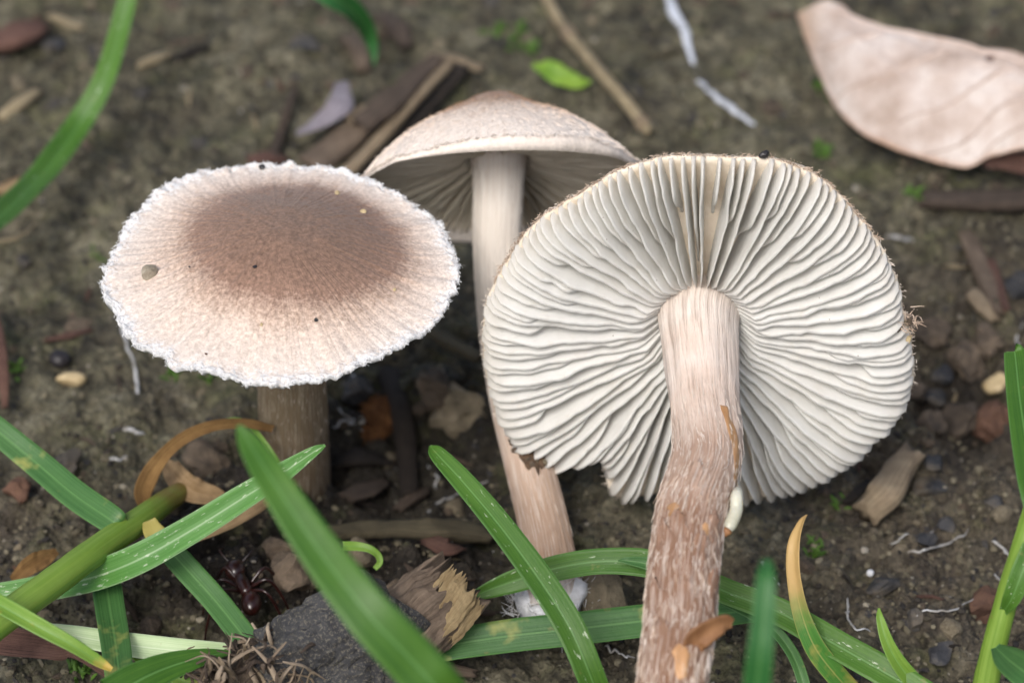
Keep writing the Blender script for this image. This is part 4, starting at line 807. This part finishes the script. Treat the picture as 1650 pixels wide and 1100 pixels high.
# straw, roots, bark behind
sp_ = crom([G(868, -25, 0.10), G(905, 40, 0.14), G(960, 108, 0.16), G(1005, 160, 0.15), G(1046, 214, 0.10)], 60)
stw = thing('straw_stick', sp_[-1], 'straight dry straw stalk lying on the soil above the gilled cap', 'straw')
tube_obj('stalk', sp_, np.interp(np.linspace(0, 1, 60), [0, 0.5, 0.9, 1], [0.055, 0.058, 0.06, 0.05]), 'straw', stw, nseg=12, rough=0.08, seed=3)
for q in (18, 55): tube_obj('node', sp_[q-2:q+3], [0.058, 0.072, 0.078, 0.072, 0.058], 'tanwood', stw, nseg=12)
def root(pts, w, label, mat='root', group=None, h=0.05):
    C = [G(a, b, h if 0 < i < len(pts)-1 else -0.01) for i, (a, b) in enumerate(pts)]; P = crom(C, 40); P = P+0.028*np.stack([fbm(np.linspace(0, 9, 40)+pts[0][0], np.full(40, 2.0+i), o=2, s=i) for i in range(3)], 1)
    r = cmpx(w, P[0])/2*0.72*(1+0.4*fbm(np.linspace(0, 7, 40), np.full(40, float(pts[0][1])), o=2, s=4)); r *= np.interp(np.linspace(0, 1, 40), [0, 0.15, 0.6, 1], [0.5, 1, 0.9, 0.3])
    return tube_obj('rootlet', P, r, mat, None, dict(label=label, cat='root', group=group), nseg=8, flat=0.8)
root([(1070, -15), (1092, 30), (1108, 70), (1122, 118)], 23, 'upper part of the flat whitish root strand beside the straw stalk', 'rootbright')
root([(1125, 130), (1150, 152), (1185, 180), (1218, 205)], 19, 'lower part of the flat whitish root strand beside the straw stalk', 'rootbright')
root([(194, 495), (206, 555), (220, 612), (230, 660)], 9, 'straight pale rootlet under the notched rim of the brown centred cap')
root([(-15, 386), (28, 382), (46, 370), (58, 352)], 9, 'bent straw coloured rootlet beside the long arched grass leaf', 'straw')
root([(1640, 575), (1638, 545), (1648, 522)], 6, 'short white rootlet standing above the cut grass leaf')
root([(1462, 893), (1490, 886), (1530, 872), (1562, 850)], 6, 'white rootlet crossing the slate flakes')
root([(1430, 885), (1455, 862), (1500, 855)], 5, 'curved white rootlet beside the tan bark chip')
root([(1364, 958), (1366, 990), (1380, 1012), (1412, 1016)], 6, 'hooked white rootlet beside the yellowed grass leaf')
root([(1478, 992), (1500, 985), (1540, 982), (1582, 955)], 5, 'wavy white rootlet in front of the square slate flake')
root([(1600, 870), (1625, 890), (1640, 915)], 8, 'short pale rootlet close to the tall grass shoot')
root([(1605, 925), (1618, 940), (1622, 958)], 8, 'stubby white rootlet beside the tall grass shoot')
root([(570, 600), (572, 625), (566, 655)], 9, 'white root hair hanging below the brown centred cap')
root([(528, 640), (548, 660), (566, 680), (590, 700)], 5, 'thin white root hair beside the rusty fluff')
root([(535, 690), (560, 678), (600, 672)], 5, 'thin white root hair crossing the dark hollow')
root([(690, 750), (704, 770), (700, 795)], 6, 'bowed white root hair behind the narrow grass leaf')
root([(690, 826), (715, 806), (745, 790), (800, 770)], 5, 'long white root hair reaching the leaning stem')
root([(200, 690), (215, 694), (236, 702)], 11, 'chalky white root scrap on bare soil')
root([(163, 738), (185, 740), (206, 734)], 9, 'knobbly white root scrap above the thick grass shoot')
root([(1428, 383), (1450, 384), (1476, 384)], 11, 'short white root scrap beside the gilled cap rim')
root([(1225, 900), (1235, 925), (1262, 948)], 6, 'fine white root hair behind the soft grass tip')
root([(975, 1040), (1000, 1052), (1028, 1060)], 5, 'fine white root hair under the flat grass leaf')

strip([(500, 268, 0.10, 60), (545, 235, 0.14, 56), (590, 195, 0.18, 50), (640, 150, 0.2, 44)], 'bark2', 'bark_strip', 'reddish brown bark strip partly hidden by the frayed cap rim', 'bark', seed=11)
strip([(580, 200, 0.30, 44), (625, 168, 0.34, 46), (668, 125, 0.36, 40), (706, 92, 0.34, 26)], 'bark', 'bark_strip', 'grey brown bark slab resting on the straight lath', 'bark', seed=12, flat=0.22)
strip([(560, 278, 0.10, 22), (610, 226, 0.2, 22), (665, 165, 0.24, 20), (724, 102, 0.24, 18)], 'tanwood', 'wood_lath', 'straight pale edged wood lath in the bark pieces', 'wood', flat=0.6, rough=0.12, seed=13)
strip([(590, 290, 0.04, 40), (640, 228, 0.10, 40), (690, 165, 0.12, 38), (745, 108, 0.12, 30)], 'blackwood', 'wood_strip', 'black rotten wood strip behind the umber cone cap', 'wood', seed=14)
strip([(478, 215, 0.22, 14), (515, 196, 0.28, 34), (545, 170, 0.30, 46), (552, 132, 0.28, 20)], 'lilac', 'bark_flake', 'shiny greyish lilac bark flake above the frayed cap rim', 'bark', flat=0.14, rough=0.3, seed=15)
strip([(560, 190, 0.22, 40), (600, 182, 0.26, 44), (640, 186, 0.24, 30)], 'tanwood', 'bark_flake', 'dull tan bark flake between the lilac flake and the lath', 'bark', flat=0.2, seed=16)
strip([(438, 258, 0.08, 16), (452, 215, 0.12, 16), (464, 175, 0.16, 14), (478, 140, 0.14, 10)], 'bark', 'twig', 'forked dark twig leaning above the frayed cap rim', 'twig', flat=0.8, seed=17)
strip([(400, 262, 0.05, 30), (432, 256, 0.08, 34), (462, 258, 0.06, 20)], 'redwood', 'bark_flake', 'dark red bark crumb behind the black clot of the cap rim', 'bark', flat=0.5, seed=18)
strip([(690, 90, 0.14, 16), (730, 96, 0.16, 18), (775, 112, 0.12, 14)], 'tanwood', 'twig', 'short flattened tan twig at the end of the black strip', 'twig', flat=0.6, seed=19)
strip([(560, 60, 0.08, 26), (580, 82, 0.1, 34), (585, 112, 0.08, 22)], 'bark2', 'bark_flake', 'curled brown flake beside the drooping grass tip', 'bark', flat=0.4, seed=20)
strip([(615, 25, 0.06, 30), (640, 45, 0.1, 40), (655, 75, 0.08, 20)], 'bark', 'bark_flake', 'thin dark brown flake behind the drooping grass tip', 'bark', flat=0.3, seed=21)
strip([(-30, 70, 0.1, 60), (10, 62, 0.16, 70), (45, 48, 0.16, 60), (62, 40, 0.12, 40)], 'redwood', 'bark_flake', 'thick red brown bark flake on bare soil', 'bark', flat=0.3, seed=22)
rock('soil_crumb', G(62, 42, 0.02), (0.10, 0.08, 0.08), 'redclod', seed=31, label='rusty orange crumb touching the thick red brown flake', cat='soil crumb')
strip([(0, 190, 0.05, 20), (30, 168, 0.08, 22), (60, 148, 0.06, 14)], 'straw', 'twig', 'stubby straw coloured twig beside the arched grass leaf', 'twig', flat=0.6, seed=23)
strip([(80, 25, 0.04, 12), (105, 36, 0.06, 16), (130, 46, 0.04, 10)], 'straw', 'twig', 'small ochre splinter above the arched grass leaf', 'twig', flat=0.5, seed=24)
strip([(225, 105, 0.03, 16), (250, 95, 0.05, 18), (275, 86, 0.03, 10)], 'straw', 'twig', 'pale soil coated splinter on bare soil', 'twig', flat=0.5, seed=25)
strip([(278, 98, 0.03, 10), (305, 86, 0.06, 16), (338, 74, 0.03, 8)], 'blackwood', 'wood_strip', 'thin black sliver lying on bare soil', 'wood', flat=0.5, seed=26)
strip([(-12, 500, 0.2, 16), (0, 550, 0.26, 18), (6, 610, 0.22, 18), (8, 655, 0.12, 10)], 'redwood', 'dead_stalk', 'dark red dead stalk lying on the soil beside the black seed', 'stalk', flat=0.7, seed=27)
strip([(-30, 300, 0.08, 20), (0, 305, 0.12, 26), (30, 292, 0.1, 18)], 'deadleaf', 'dry_scrap', 'pale dry scrap under the arched grass leaf', 'leaf scrap', flat=0.3, seed=28)
strip([(75, 547, 0.03, 12), (110, 540, 0.05, 15), (145, 532, 0.03, 10)], 'redwood', 'bark_flake', 'orange brown sliver on the soil below the cap rim', 'bark', flat=0.4, seed=29)
strip([(1490, 320, 0.08, 40), (1540, 322, 0.13, 44), (1600, 322, 0.15, 44), (1680, 322, 0.12, 44)], 'bark', 'wood_plank', 'flat dark brown wood slat lying under the fallen leaf edge', 'wood', flat=0.28, seed=30, square=0.9)
strip([(1555, 375, 0.06, 24), (1572, 410, 0.12, 32), (1590, 455, 0.12, 30), (1612, 505, 0.06, 18)], 'bark2', 'twig', 'peeling grey brown twig beside the gilled cap', 'twig', flat=0.5, seed=31)
strip([(1596, 420, 0.05, 14), (1608, 460, 0.08, 18), (1622, 500, 0.05, 12)], 'redwood', 'twig', 'thin reddish twig beside the peeling twig', 'twig', flat=0.7, seed=32)
strip([(1566, 470, 0.05, 26), (1582, 492, 0.08, 30), (1604, 515, 0.05, 18)], 'tanwood', 'bark_flake', 'tan bark flake beneath the peeling twig', 'bark', flat=0.3, seed=33)
strip([(1398, 825, 0.10, 52), (1425, 795, 0.16, 56), (1450, 755, 0.18, 48), (1472, 728, 0.16, 42)], 'tanwood', 'bark_chip', 'blunt tan bark chip lying on crumbly soil', 'bark', flat=0.4, seed=34, rough=0.3, jag=0.14)
strip([(1362, 810, 0.04, 14), (1380, 795, 0.08, 20), (1400, 775, 0.05, 12)], 'blackwood', 'wood_strip', 'small black sliver beside the tan bark chip', 'wood', flat=0.5, seed=35)
strip([(530, 858, 0.12, 30), (600, 852, 0.18, 40), (680, 852, 0.2, 44), (740, 856, 0.2, 50), (785, 862, 0.16, 40)], 'mosswood', 'wood_strip', 'mossy brown wood strip lying across the hollow', 'wood', flat=0.4, seed=36, n=50)
strip([(690, 868, 0.08, 30), (720, 880, 0.1, 40), (742, 882, 0.08, 22)], 'redwood', 'bark_flake', 'dull red flake sticking out under the mossy strip', 'bark', flat=0.3, seed=37)
strip([(685, 530, 0.1, 20), (720, 550, 0.15, 24), (775, 578, 0.12, 22)], 'mosswood', 'twig', 'grey green twig behind the leaning stem', 'twig', flat=0.7, seed=38)
strip([(625, 600, 0.08, 34), (645, 660, 0.14, 34), (655, 730, 0.12, 34), (660, 800, 0.08, 28)], 'blackwood', 'wood_strip', 'black upright rotten root in the hollow', 'wood', flat=0.8, seed=39)
strip([(560, 800, 0.1, 30), (590, 788, 0.16, 44), (622, 775, 0.12, 20)], 'bark', 'bark_flake', 'brown dead leaf scrap behind the mossy strip', 'bark', flat=0.2, seed=40)
strip([(640, 820, 0.05, 20), (665, 800, 0.1, 26), (690, 790, 0.06, 14)], 'bark', 'bark_flake', 'dark bark scrap leaning on the mossy strip', 'bark', flat=0.4, seed=41)
strip([(540, 745, 0.05, 30), (580, 735, 0.1, 44), (625, 742, 0.06, 26)], 'blackwood', 'bark_flake', 'flat black bark scrap beside the grey brown stem', 'bark', flat=0.3, seed=42)
strip([(700, 1085, 0.15, 22), (730, 1080, 0.2, 26), (765, 1084, 0.15, 16)], 'bark2', 'bark_flake', 'small brown bark scrap below the flat grass leaf', 'bark', flat=0.5, seed=43)
for i, (px, py, rr) in enumerate([(612, 672, 0.17), (598, 690, 0.10)]):
    c = G(px, py, 0.08); n_ = 900; d_ = rr_.normal(0, 1, (n_, 3)); d_ /= np.linalg.norm(d_, axis=1)[:, None]
    t_ = thing('fluff_tuft', c, ['large rusty brown fluff ball in the dark hollow', 'small rusty fluff tuft beside the large fluff ball'][i], 'fluff')
    V, Fq = rock_v(40+i, (rr, rr*0.9, rr*0.8), 3, 3, 0.5); obj('core', V+c, Fq, 'rust', t_)
    fibrils('fuzz', c+d_*rr*0.85, d_, rr_.normal(0, 1, (n_, 3)), rr_.uniform(0.03, 0.09, n_), np.full(n_, 0.009), 'rust', t_, wig=0.9, lift=0.4, seed=50+i)

# seeds and single stones
rock('seed', G(97, 585, 0.02), (0.10, 0.10, 0.08), 'seed', seed=61, sub=3, cuts=0, rough=0.05, smooth=True, label='round black seed lying above the tan pebble', cat='seed')
rock('pebble', G(115, 618, 0.02), (0.14, 0.075, 0.07), M['husk'], seed=62, sub=3, cuts=2, rough=0.12, smooth=True, rot=rotm((0, 0, 1), 0.1), label='oval tan pebble beside the round black seed', cat='pebble')
rock('seed_husk', G(1602, 622, 0.03), (0.16, 0.12, 0.08), 'husk', seed=63, sub=3, cuts=3, rough=0.3, smooth=True, label='broken yellowish seed husk beside the cut grass leaf', cat='husk')
rock('pebble', G(1402, 925, 0.02), (0.034, 0.034, 0.03), 'white', seed=64, cuts=1, rough=0.05, smooth=True, label='tiny round white grain on open soil', cat='pebble')
for i, (px, py, sx, sy, lb) in enumerate([(1500, 785, 0.22, 0.14, 'large dark slate flake beside the tan bark chip'), (1505, 750, 0.10, 0.14, 'narrow slate flake standing behind the large slate flake'), (1427, 945, 0.10, 0.17, 'square bluish slate flake sunk in open soil'), (1515, 1052, 0.16, 0.12, 'angular slate flake below the wavy rootlet'), (1485, 872, 0.13, 0.12, 'bluish slate flake under the curved rootlet'), (1605, 815, 0.13, 0.09, 'slate flake beside the tall grass shoot'), (1530, 848, 0.11, 0.09, 'small slate flake behind the crossing rootlet'), (1475, 1000, 0.09, 0.12, 'blue grey slate flake between two rootlets'), (1505, 640, 0.14, 0.12, 'dark blue stone in the crumbly hollow beside the gilled cap'), (1515, 605, 0.14, 0.12, 'rough grey stone behind the dark blue stone'), (490, 75, 0.24, 0.16, 'flat slate stone half sunk behind the bark flakes'), (1600, 25, 0.10, 0.08, 'dark stone behind the fallen leaf'), (85, 75, 0.14, 0.11, 'dark stone beside the rusty orange crumb'), (42, 425, 0.10, 0.09, 'dark stone below the bent straw coloured rootlet')]):
    rock('slate_stone', G(px, py, 0.0), (sx, sy, 0.07), 'slate', seed=100+i, sub=3, sink=0.7, cuts=9, rough=0.25, label=lb, cat='stone')
for i, (px, py, sz, mt, lb) in enumerate([(1500, 550, 0.20, 'clod', 'brown soil clod beside the gilled cap rim'), (1555, 600, 0.22, 'clod', 'large brown soil clod beside the seed husk'), (1545, 690, 0.20, 'clod', 'rounded brown soil clod in the crumbly soil below the husk'), (1600, 690, 0.22, 'redclod', 'reddish soil clod beside the tall grass leaf'), (1590, 560, 0.18, 'clod', 'soil clod beneath the tan bark flake'), (1500, 690, 0.16, 'clod', 'dark soil clod under the curved gill edge'), (1640, 470, 0.16, 'slate', 'grey stone beside the thin reddish twig'), (1590, 990, 0.2, 'redclod', 'reddish crumb near the foot of the tall grass shoot'), (1470, 640, 0.14, 'clod', 'soil crumb touching the gilled cap rim'), (480, 930, 0.24, 'clod', 'brown soil clod beside the ant'), (455, 890, 0.14, 'clod', 'brown crumb above the soil clod near the ant'), (580, 905, 0.16, 'tanrock', 'tan clod under the hooked grass curl'), (545, 880, 0.12, 'slate', 'grey stone under the mossy wood strip'), (740, 680, 0.3, 'tanrock', 'flat tan clod in the hollow beside the leaning stem'), (700, 640, 0.2, 'clod', 'dark clod in the hollow behind the flat tan clod'), (570, 640, 0.16, 'slate', 'dark stone in the hollow under the cap'), (330, 750, 0.22, 'clod', 'brown clod inside the hooped brown leaf'), (30, 800, 0.14, 'redclod', 'pinkish brown crumb under the bluish grass leaf'), (110, 760, 0.16, 'slate', 'dark stone behind the bluish grass leaf'), (630, 965, 0.16, 'clod', 'dark crumb behind the wood chunk')]):
    rock('soil_clod' if mt != 'slate' else 'stone', G(px, py, 0.0), (sz, sz*0.85, sz*0.7), mt, seed=140+i, sub=3, sink=0.4, cuts=4, rough=0.5, label=lb, cat='soil clod' if mt != 'slate' else 'stone')

# broken stick and dark stone at the front
wc = thing('wood_chunk', G(670, 1085), 'broken stub of bark covered stick with split yellow end', 'wood')
wp = crom([W(540, 1110, 0.25), W(600, 1060, 0.45), W(660, 1008, 0.60), W(728, 952, 0.74)], 80)
V, Fq, cyl, uv = tube(wp, np.interp(np.linspace(0, 1, 80), [0, 0.5, 0.85, 1], [0.33, 0.35, 0.345, 0.30]), nseg=80, flat=0.97, rough=0.26, seed=51, jag=0.20, freq=2.4, along=0.8)
V = V+0.03*np.stack([fbm(V[:, 0]*8, V[:, 1]*8, V[:, 2]*8, o=4, s=i+70, g=0.65) for i in range(3)], 1)
obj('bark', V, Fq, 'bark2', wc, uv, True, {'cyl': cyl})
wa = unit(wp[-1]-wp[-12]); wu = unit(U_-wa*np.dot(U_, wa)); wn = np.cross(wa, wu); wn = wn if np.dot(wn, F_) < 0 else -wn
for i in range(18):
    a = rng.uniform(-0.9, 0.85); rad = 0.32*rng.uniform(0.55, 1.04); q = wp[-1]+rad*(wu*math.sin(a)+wn*math.cos(a))-wa*0.02
    d = unit(wa+wu*0.25+rng.normal(0, 0.06, 3)); L = rng.uniform(0.22, 0.40); P = crom([q-d*L*0.75, q-d*L*0.2, q+d*L*0.25], 14)
    V, Fq, cyl, uv = tube(P, np.array([0.3, 0.7]+[1]*10+[0.8, 0.35])*rng.uniform(0.022, 0.055), nseg=9, flat=0.6, rough=0.5, seed=80+i, jag=0.08, square=0.6, ref=np.tile(wn, (14, 1)))
    obj('split_fibre', V, Fq, 'split', wc, uv, False, {'cyl': cyl})
def bigrock(name, P, size, mat, seed, label, cat, sink=0.2, sub=5, cuts=9, rough=0.16):
    V, Fq = rock_v(seed, size, sub, cuts, rough, np.eye(3)); V = V+(0.10*fbm(V[:, 0]*4, V[:, 1]*4, V[:, 2]*4, o=2, s=seed+5)+0.055*fbm(V[:, 0]*14, V[:, 1]*14, V[:, 2]*14, o=3, s=seed, g=0.9))[:, None]*V/np.linalg.norm(V, axis=1)[:, None]
    V = V+P-np.array([0, 0, V[:, 2].min()*(1-sink)]); return obj(name, V, Fq, mat, None, None, False, None, label=label, cat=cat)
bigrock('stone', G(540, 1165, 0.0), (0.80, 0.50, 0.86), 'blackrock', 203, 'rough black gritty stone in front of the wood chunk', 'stone')
tf = thing('fibre_tuft', G(390, 1110), 'dry fibrous plant tuft with bark shreds against the black stone', 'plant debris')
V, Fq = rock_v(211, (0.50, 0.34, 0.34), 4, 4, 0.55); obj('soil_core', V+W(395, 1095, 0.40), Fq, 'clod', tf, smooth=True)
for i in range(120):
    px = rng.uniform(312, 510); py = rng.uniform(1005, 1105); py = max(py, 1080-0.45*(px-312)); z = rng.uniform(0.55, 1.0); q = W(px, py, z)
    d = unit(np.array([rng.normal(-0.2, 0.7), rng.normal(-0.1, 0.4), rng.uniform(-0.1, 0.8)])); L = rng.uniform(0.12, 0.40); wv = rng.normal(0, 0.05, 3)
    P = crom([q-d*L*0.5-np.array([0, 0, 0.10]), q+wv, q+d*L*0.5], 12)
    V, Fq, cyl, uv = tube(P, np.linspace(1, 0.3, 12)*rng.uniform(0.012, 0.040), nseg=7, flat=0.5, rough=0.4, seed=220+i, square=0.4); obj('shred', V, Fq, ['fibre', 'bark', 'bark2', 'fibre', 'tanwood'][i % 5], tf, uv, True, {'cyl': cyl})
strip([(470, 1068, 0.45, 30), (482, 1030, 0.62, 34), (498, 998, 0.72, 30), (508, 985, 0.72, 16)], 'tanwood', 'bark_flake', 'upright tan bark shard between the fibrous tuft and black stone', 'bark', flat=0.35, seed=44, rough=0.35, jag=0.12)
strip([(455, 1110, 0.5, 26), (462, 1080, 0.62, 30), (455, 1058, 0.66, 16)], 'bark2', 'bark_flake', 'curled brown shred stuck to the black stone', 'bark', flat=0.4, seed=45, rough=0.4)
strip([(590, 1000, 0.62, 10), (618, 1030, 0.66, 22), (638, 1075, 0.6, 24), (650, 1110, 0.5, 18)], 'bark2', 'bark_flake', 'reddish bark rind along the black stone edge', 'bark', flat=0.5, seed=46, rough=0.4)

# the ant
at_ = G(395, 950, 0.0); ant = thing('ant', at_, 'glossy dark red ant on the soil beside the yellow based grass leaf', 'ant')
H_, T_, A_ = W(379, 918, at_[2]+0.20), W(394, 945, at_[2]+0.18), W(405, 972, at_[2]+0.19)
def ball(name, c, sz, par, mat, rot=None):
    V, Fq = ico(3); V = V*np.asarray(sz); V = V if rot is None else V@rot.T; obj(name, V+c, Fq, mat, par)
ball('head', H_, (0.085, 0.10, 0.08), ant, 'ant'); ball('abdomen', A_, (0.085, 0.12, 0.085), ant, 'ant')
tube_obj('thorax', crom([H_+(T_-H_)*0.4, T_+np.array([-0.01, 0, 0.02]), T_+(A_-T_)*0.45, A_+(T_-A_)*0.5], 20), np.interp(np.linspace(0, 1, 20), [0, 0.3, 0.6, 0.75, 0.85, 1], [0.05, 0.062, 0.05, 0.025, 0.04, 0.03]), 'ant', ant, nseg=10)
for sgn in (-1, 1):
    for k_, (dy, ex) in enumerate([(0.10, 0.20), (0.0, 0.26), (-0.10, 0.24)]):
        r0_ = T_+np.array([sgn*0.04, dy*0.4, -0.01]); kn = r0_+np.array([sgn*ex*0.6, dy*1.0, 0.09]); ft = onG(r0_[0]+sgn*ex*1.25, r0_[1]+dy*2.0, 0.005)
        tube_obj('leg', crom([r0_, kn, (kn+ft)/2+np.array([sgn*0.03, 0, 0]), ft], 16), np.linspace(0.017, 0.008, 16), 'ant', ant, nseg=6)
    tube_obj('antenna', crom([H_+np.array([sgn*0.05, 0.06, 0.03]), H_+np.array([sgn*0.13, 0.14, 0.08]), H_+np.array([sgn*0.12, 0.26, 0.0])], 12), np.linspace(0.010, 0.008, 12), 'ant', ant, nseg=6)

# little green plants
def leaflet(pts, label, mat='sprout'):
    return blade('leaflet', pts, mat, label=label, cat='leaf', fold=0.25, wav=0.4, grounded=False, updir=0.5)
leaflet([(858, 104, 0.30, 8), (880, 112, 0.32, 30), (905, 124, 0.3, 34), (930, 132, 0.28, 26), (952, 132, 0.25, 6)], 'bright lime green leaflet lying behind the umber cone cap')
def tuft(px, py, n, sz, label, seed, mat='moss'):
    r = np.random.default_rng(seed); c = G(px, py, -0.01); VV_, FF, o = [], [], 0
    for i in range(n):
        a = r.uniform(0, 6.28); d = np.array([math.cos(a), math.sin(a), r.uniform(0.3, 1.6)]); d /= np.linalg.norm(d); q = c+np.array([r.normal(0, sz*0.5), r.normal(0, sz*0.5), 0]); q[2] = gh(q[0], q[1])
        P = crom([q, q+d*sz*0.5+np.array([0, 0, 0.01]), q+d*sz], 6)
        V, Fq, cyl, uv = ribbon(P, np.array([0.3, 0.8, 1, 0.9, 0.6, 0.1])*sz*r.uniform(0.22, 0.4), camref(P), th=0.004, m=3); VV_.append(V); FF += [[k_+o for k_ in f] for f in Fq]; o += len(V)
    return obj('moss_tuft', np.vstack(VV_), FF, mat, None, np.zeros((o, 2)), True, None, label=label, cat='moss', group='moss tufts on the soil')
for i, (px, py, n, sz, lb) in enumerate([(792, 55, 8, 0.10, 'small moss tuft beside the straw stalk end'), (830, 60, 12, 0.13, 'loose bright moss tuft between straw stalk and drooping grass tip'), (858, 85, 9, 0.12, 'moss sprig touching the lime green leaflet'), (1330, 148, 16, 0.12, 'moss tuft against the fallen leaf edge'), (1325, 245, 18, 0.10, 'moss speck above the gilled cap rim'), (1312, 890, 18, 0.10, 'moss tuft beside the yellowed grass tip'), (1350, 812, 10, 0.08, 'moss speck beside the small black sliver'), (285, 600, 16, 0.11, 'moss tuft below the notched cap rim'), (335, 612, 10, 0.08, 'moss speck behind the grey brown stem'), (20, 600, 14, 0.10, 'moss tuft beside the dark red dead stalk'), (640, 55, 12, 0.10, 'moss speck behind the bark slab'), (1470, 320, 12, 0.10, 'moss speck beside the dark wood slat'), (130, 1080, 30, 0.10, 'dark moss patch under the vertical bluish leaf'), (165, 420, 10, 0.07, 'moss speck beside the rim of the brown centred cap')]):
    tuft(px, py, n, sz, lb, 900+i)

# scattered small stones, crumbs, bark bits: each one its own thing
def hidden(px, py):
    return ((px-453)/300)**2+((py-440)/190)**2 < 1 or ((px-1125)/365)**2+((py-528)/295)**2 < 1 or ((px-800)/250)**2+((py-260)/140)**2 < 1 or (1030 < px < 1200 and py > 500) or (px > 1290 and py < 250 and py > (px-1290)*0.22)
KINDS = [('slate_chip', 'slate', 110, (0.035, 0.14), 0.5, 'small dark slate chip pressed into the soil', 'stone', 'small slate chips on the soil'),
         ('tan_crumb', 'tanrock', 44, (0.03, 0.14), 0.8, 'small tan soil crumb on the soil', 'soil crumb', 'small tan crumbs on the soil'),
         ('soil_crumb', 'clod', 110, (0.035, 0.16), 0.8, 'small dark brown soil crumb lying loose', 'soil crumb', 'dark soil crumbs'),
         ('rust_crumb', 'redclod', 16, (0.02, 0.05), 0.7, 'tiny orange brown crumb on the soil', 'soil crumb', 'orange brown crumbs on the soil'),
         ('white_grain', 'white', 16, (0.012, 0.032), 0.7, 'tiny white grain on the soil', 'grain', 'tiny white grains on the soil')]
sd_ = 2000
for nm, mt, cnt, (a, b), fl, lb, ct, gp in KINDS:
    protos = []
    for i in range(cnt):
        while True:
            px, py = rng.uniform(0, 1650), 1100*rng.random()**1.5
            if not hidden(px, py): break
        if len(protos) < 8:
            V, Fq = rock_v(sd_, (1, rng.uniform(0.55, 0.95), fl*rng.uniform(0.5, 0.9)), 2, 8, 0.25, np.eye(3)); sd_ += 1; me = raw_mesh(nm, V, Fq, M[mt], None, False, {'cyl': V}); protos.append(me)
        o = bpy.data.objects.new(nm, protos[i % 8] if i >= 8 else protos[-1]); COL.objects.link(o)
        sz = a+(b-a)*rng.random()**2.2; o.scale = (sz, sz*rng.uniform(0.7, 1.2), sz); o.location = G(px, py, -sz*0.12); o.rotation_euler = (rng.normal(0, 0.3), rng.normal(0, 0.3), rng.uniform(0, 6.28)); tag(o, lb, ct, gp)
for i in range(46):
    while True:
        px, py = rng.uniform(0, 1650), rng.uniform(0, 1100)
        if not hidden(px, py): break
    a = rng.uniform(0, 3.14); L = rng.uniform(8, 30); mt = ['bark', 'bark2', 'straw', 'blackwood', 'redwood', 'mosswood'][i % 6]; dx, dy = math.cos(a)*L, math.sin(a)*L*0.7
    strip([(px-dx, py-dy, 0.01, L*0.3), (px, py+rng.normal(0, 2), 0.035, L*0.45), (px+dx, py+dy, 0.01, L*0.25)], mt, 'bark_bit', {'bark': 'small brown bark bit lying on the soil', 'bark2': 'small grey brown bark bit lying on the soil', 'straw': 'small straw coloured splinter lying on the soil', 'blackwood': 'small black rotten splinter lying on the soil', 'redwood': 'small red brown bark bit lying on the soil', 'mosswood': 'small olive brown wood bit lying on the soil'}[mt], 'bark', flat=0.5, seed=400+i, n=12, nseg=9, group='bark bits and splinters on the soil')

# uncountable grit
n_ = 24000
PX, PY = rng.uniform(-60, 1710, n_), rng.uniform(-60, 1160, n_)
D = F_[None]+R_[None]*((PX-825)*KPX)[:, None]+U_[None]*((550-PY)*KPX)[:, None]; t_ = -CAM[2]/D[:, 2]; P = CAM+D*t_[:, None]; P[:, 2] = gh(P[:, 0], P[:, 1])
keep = fbm(P[:, 0]*0.9, P[:, 1]*0.9, o=3, s=91)+rng.normal(0, 0.25, n_) > -0.15; P = P[keep]; n_ = len(P)
V0, F0 = ico(1); sz = 0.008+0.035*rng.random(n_)**3.0
S = sz[:, None]*np.stack([rng.uniform(0.7, 1.3, n_), rng.uniform(0.6, 1.0, n_), rng.uniform(0.5, 0.9, n_)], 1); an = rng.uniform(0, 6.28, n_)
Vv = V0[None]*(1+rng.normal(0, 0.16, (n_, len(V0), 1)))*S[:, None]; ca, sa = np.cos(an)[:, None], np.sin(an)[:, None]
Vv = np.stack([Vv[..., 0]*ca-Vv[..., 1]*sa, Vv[..., 0]*sa+Vv[..., 1]*ca, Vv[..., 2]], -1)+P[:, None]+np.array([0, 0, 0.004])
Fv = (F0[None]+(np.arange(n_)*len(V0))[:, None, None]).reshape(-1, 3)
s = NT('grit'); tone = s.attr('tone').outputs['Fac']
col = s.ramp(tone, [(0.0, (0.022, 0.021, 0.022)), (0.22, (0.038, 0.031, 0.023)), (0.5, (0.085, 0.072, 0.048)), (0.82, (0.140, 0.122, 0.082)), (0.98, (0.20, 0.175, 0.12)), (1.0, (0.34, 0.31, 0.26))])
M['grit'] = s.fin(col, 0.85, s.bump(s.noise(s.obj(), 40, 3), 0.5, 0.02), spec=0.3)
go2 = obj('soil_grit', Vv.reshape(-1, 3), Fv, 'grit', None, None, False, {'tone': np.repeat(rng.random(n_), len(V0))}, label='fine loose grit and soil grains strewn over the ground', cat='grit', kind='stuff')
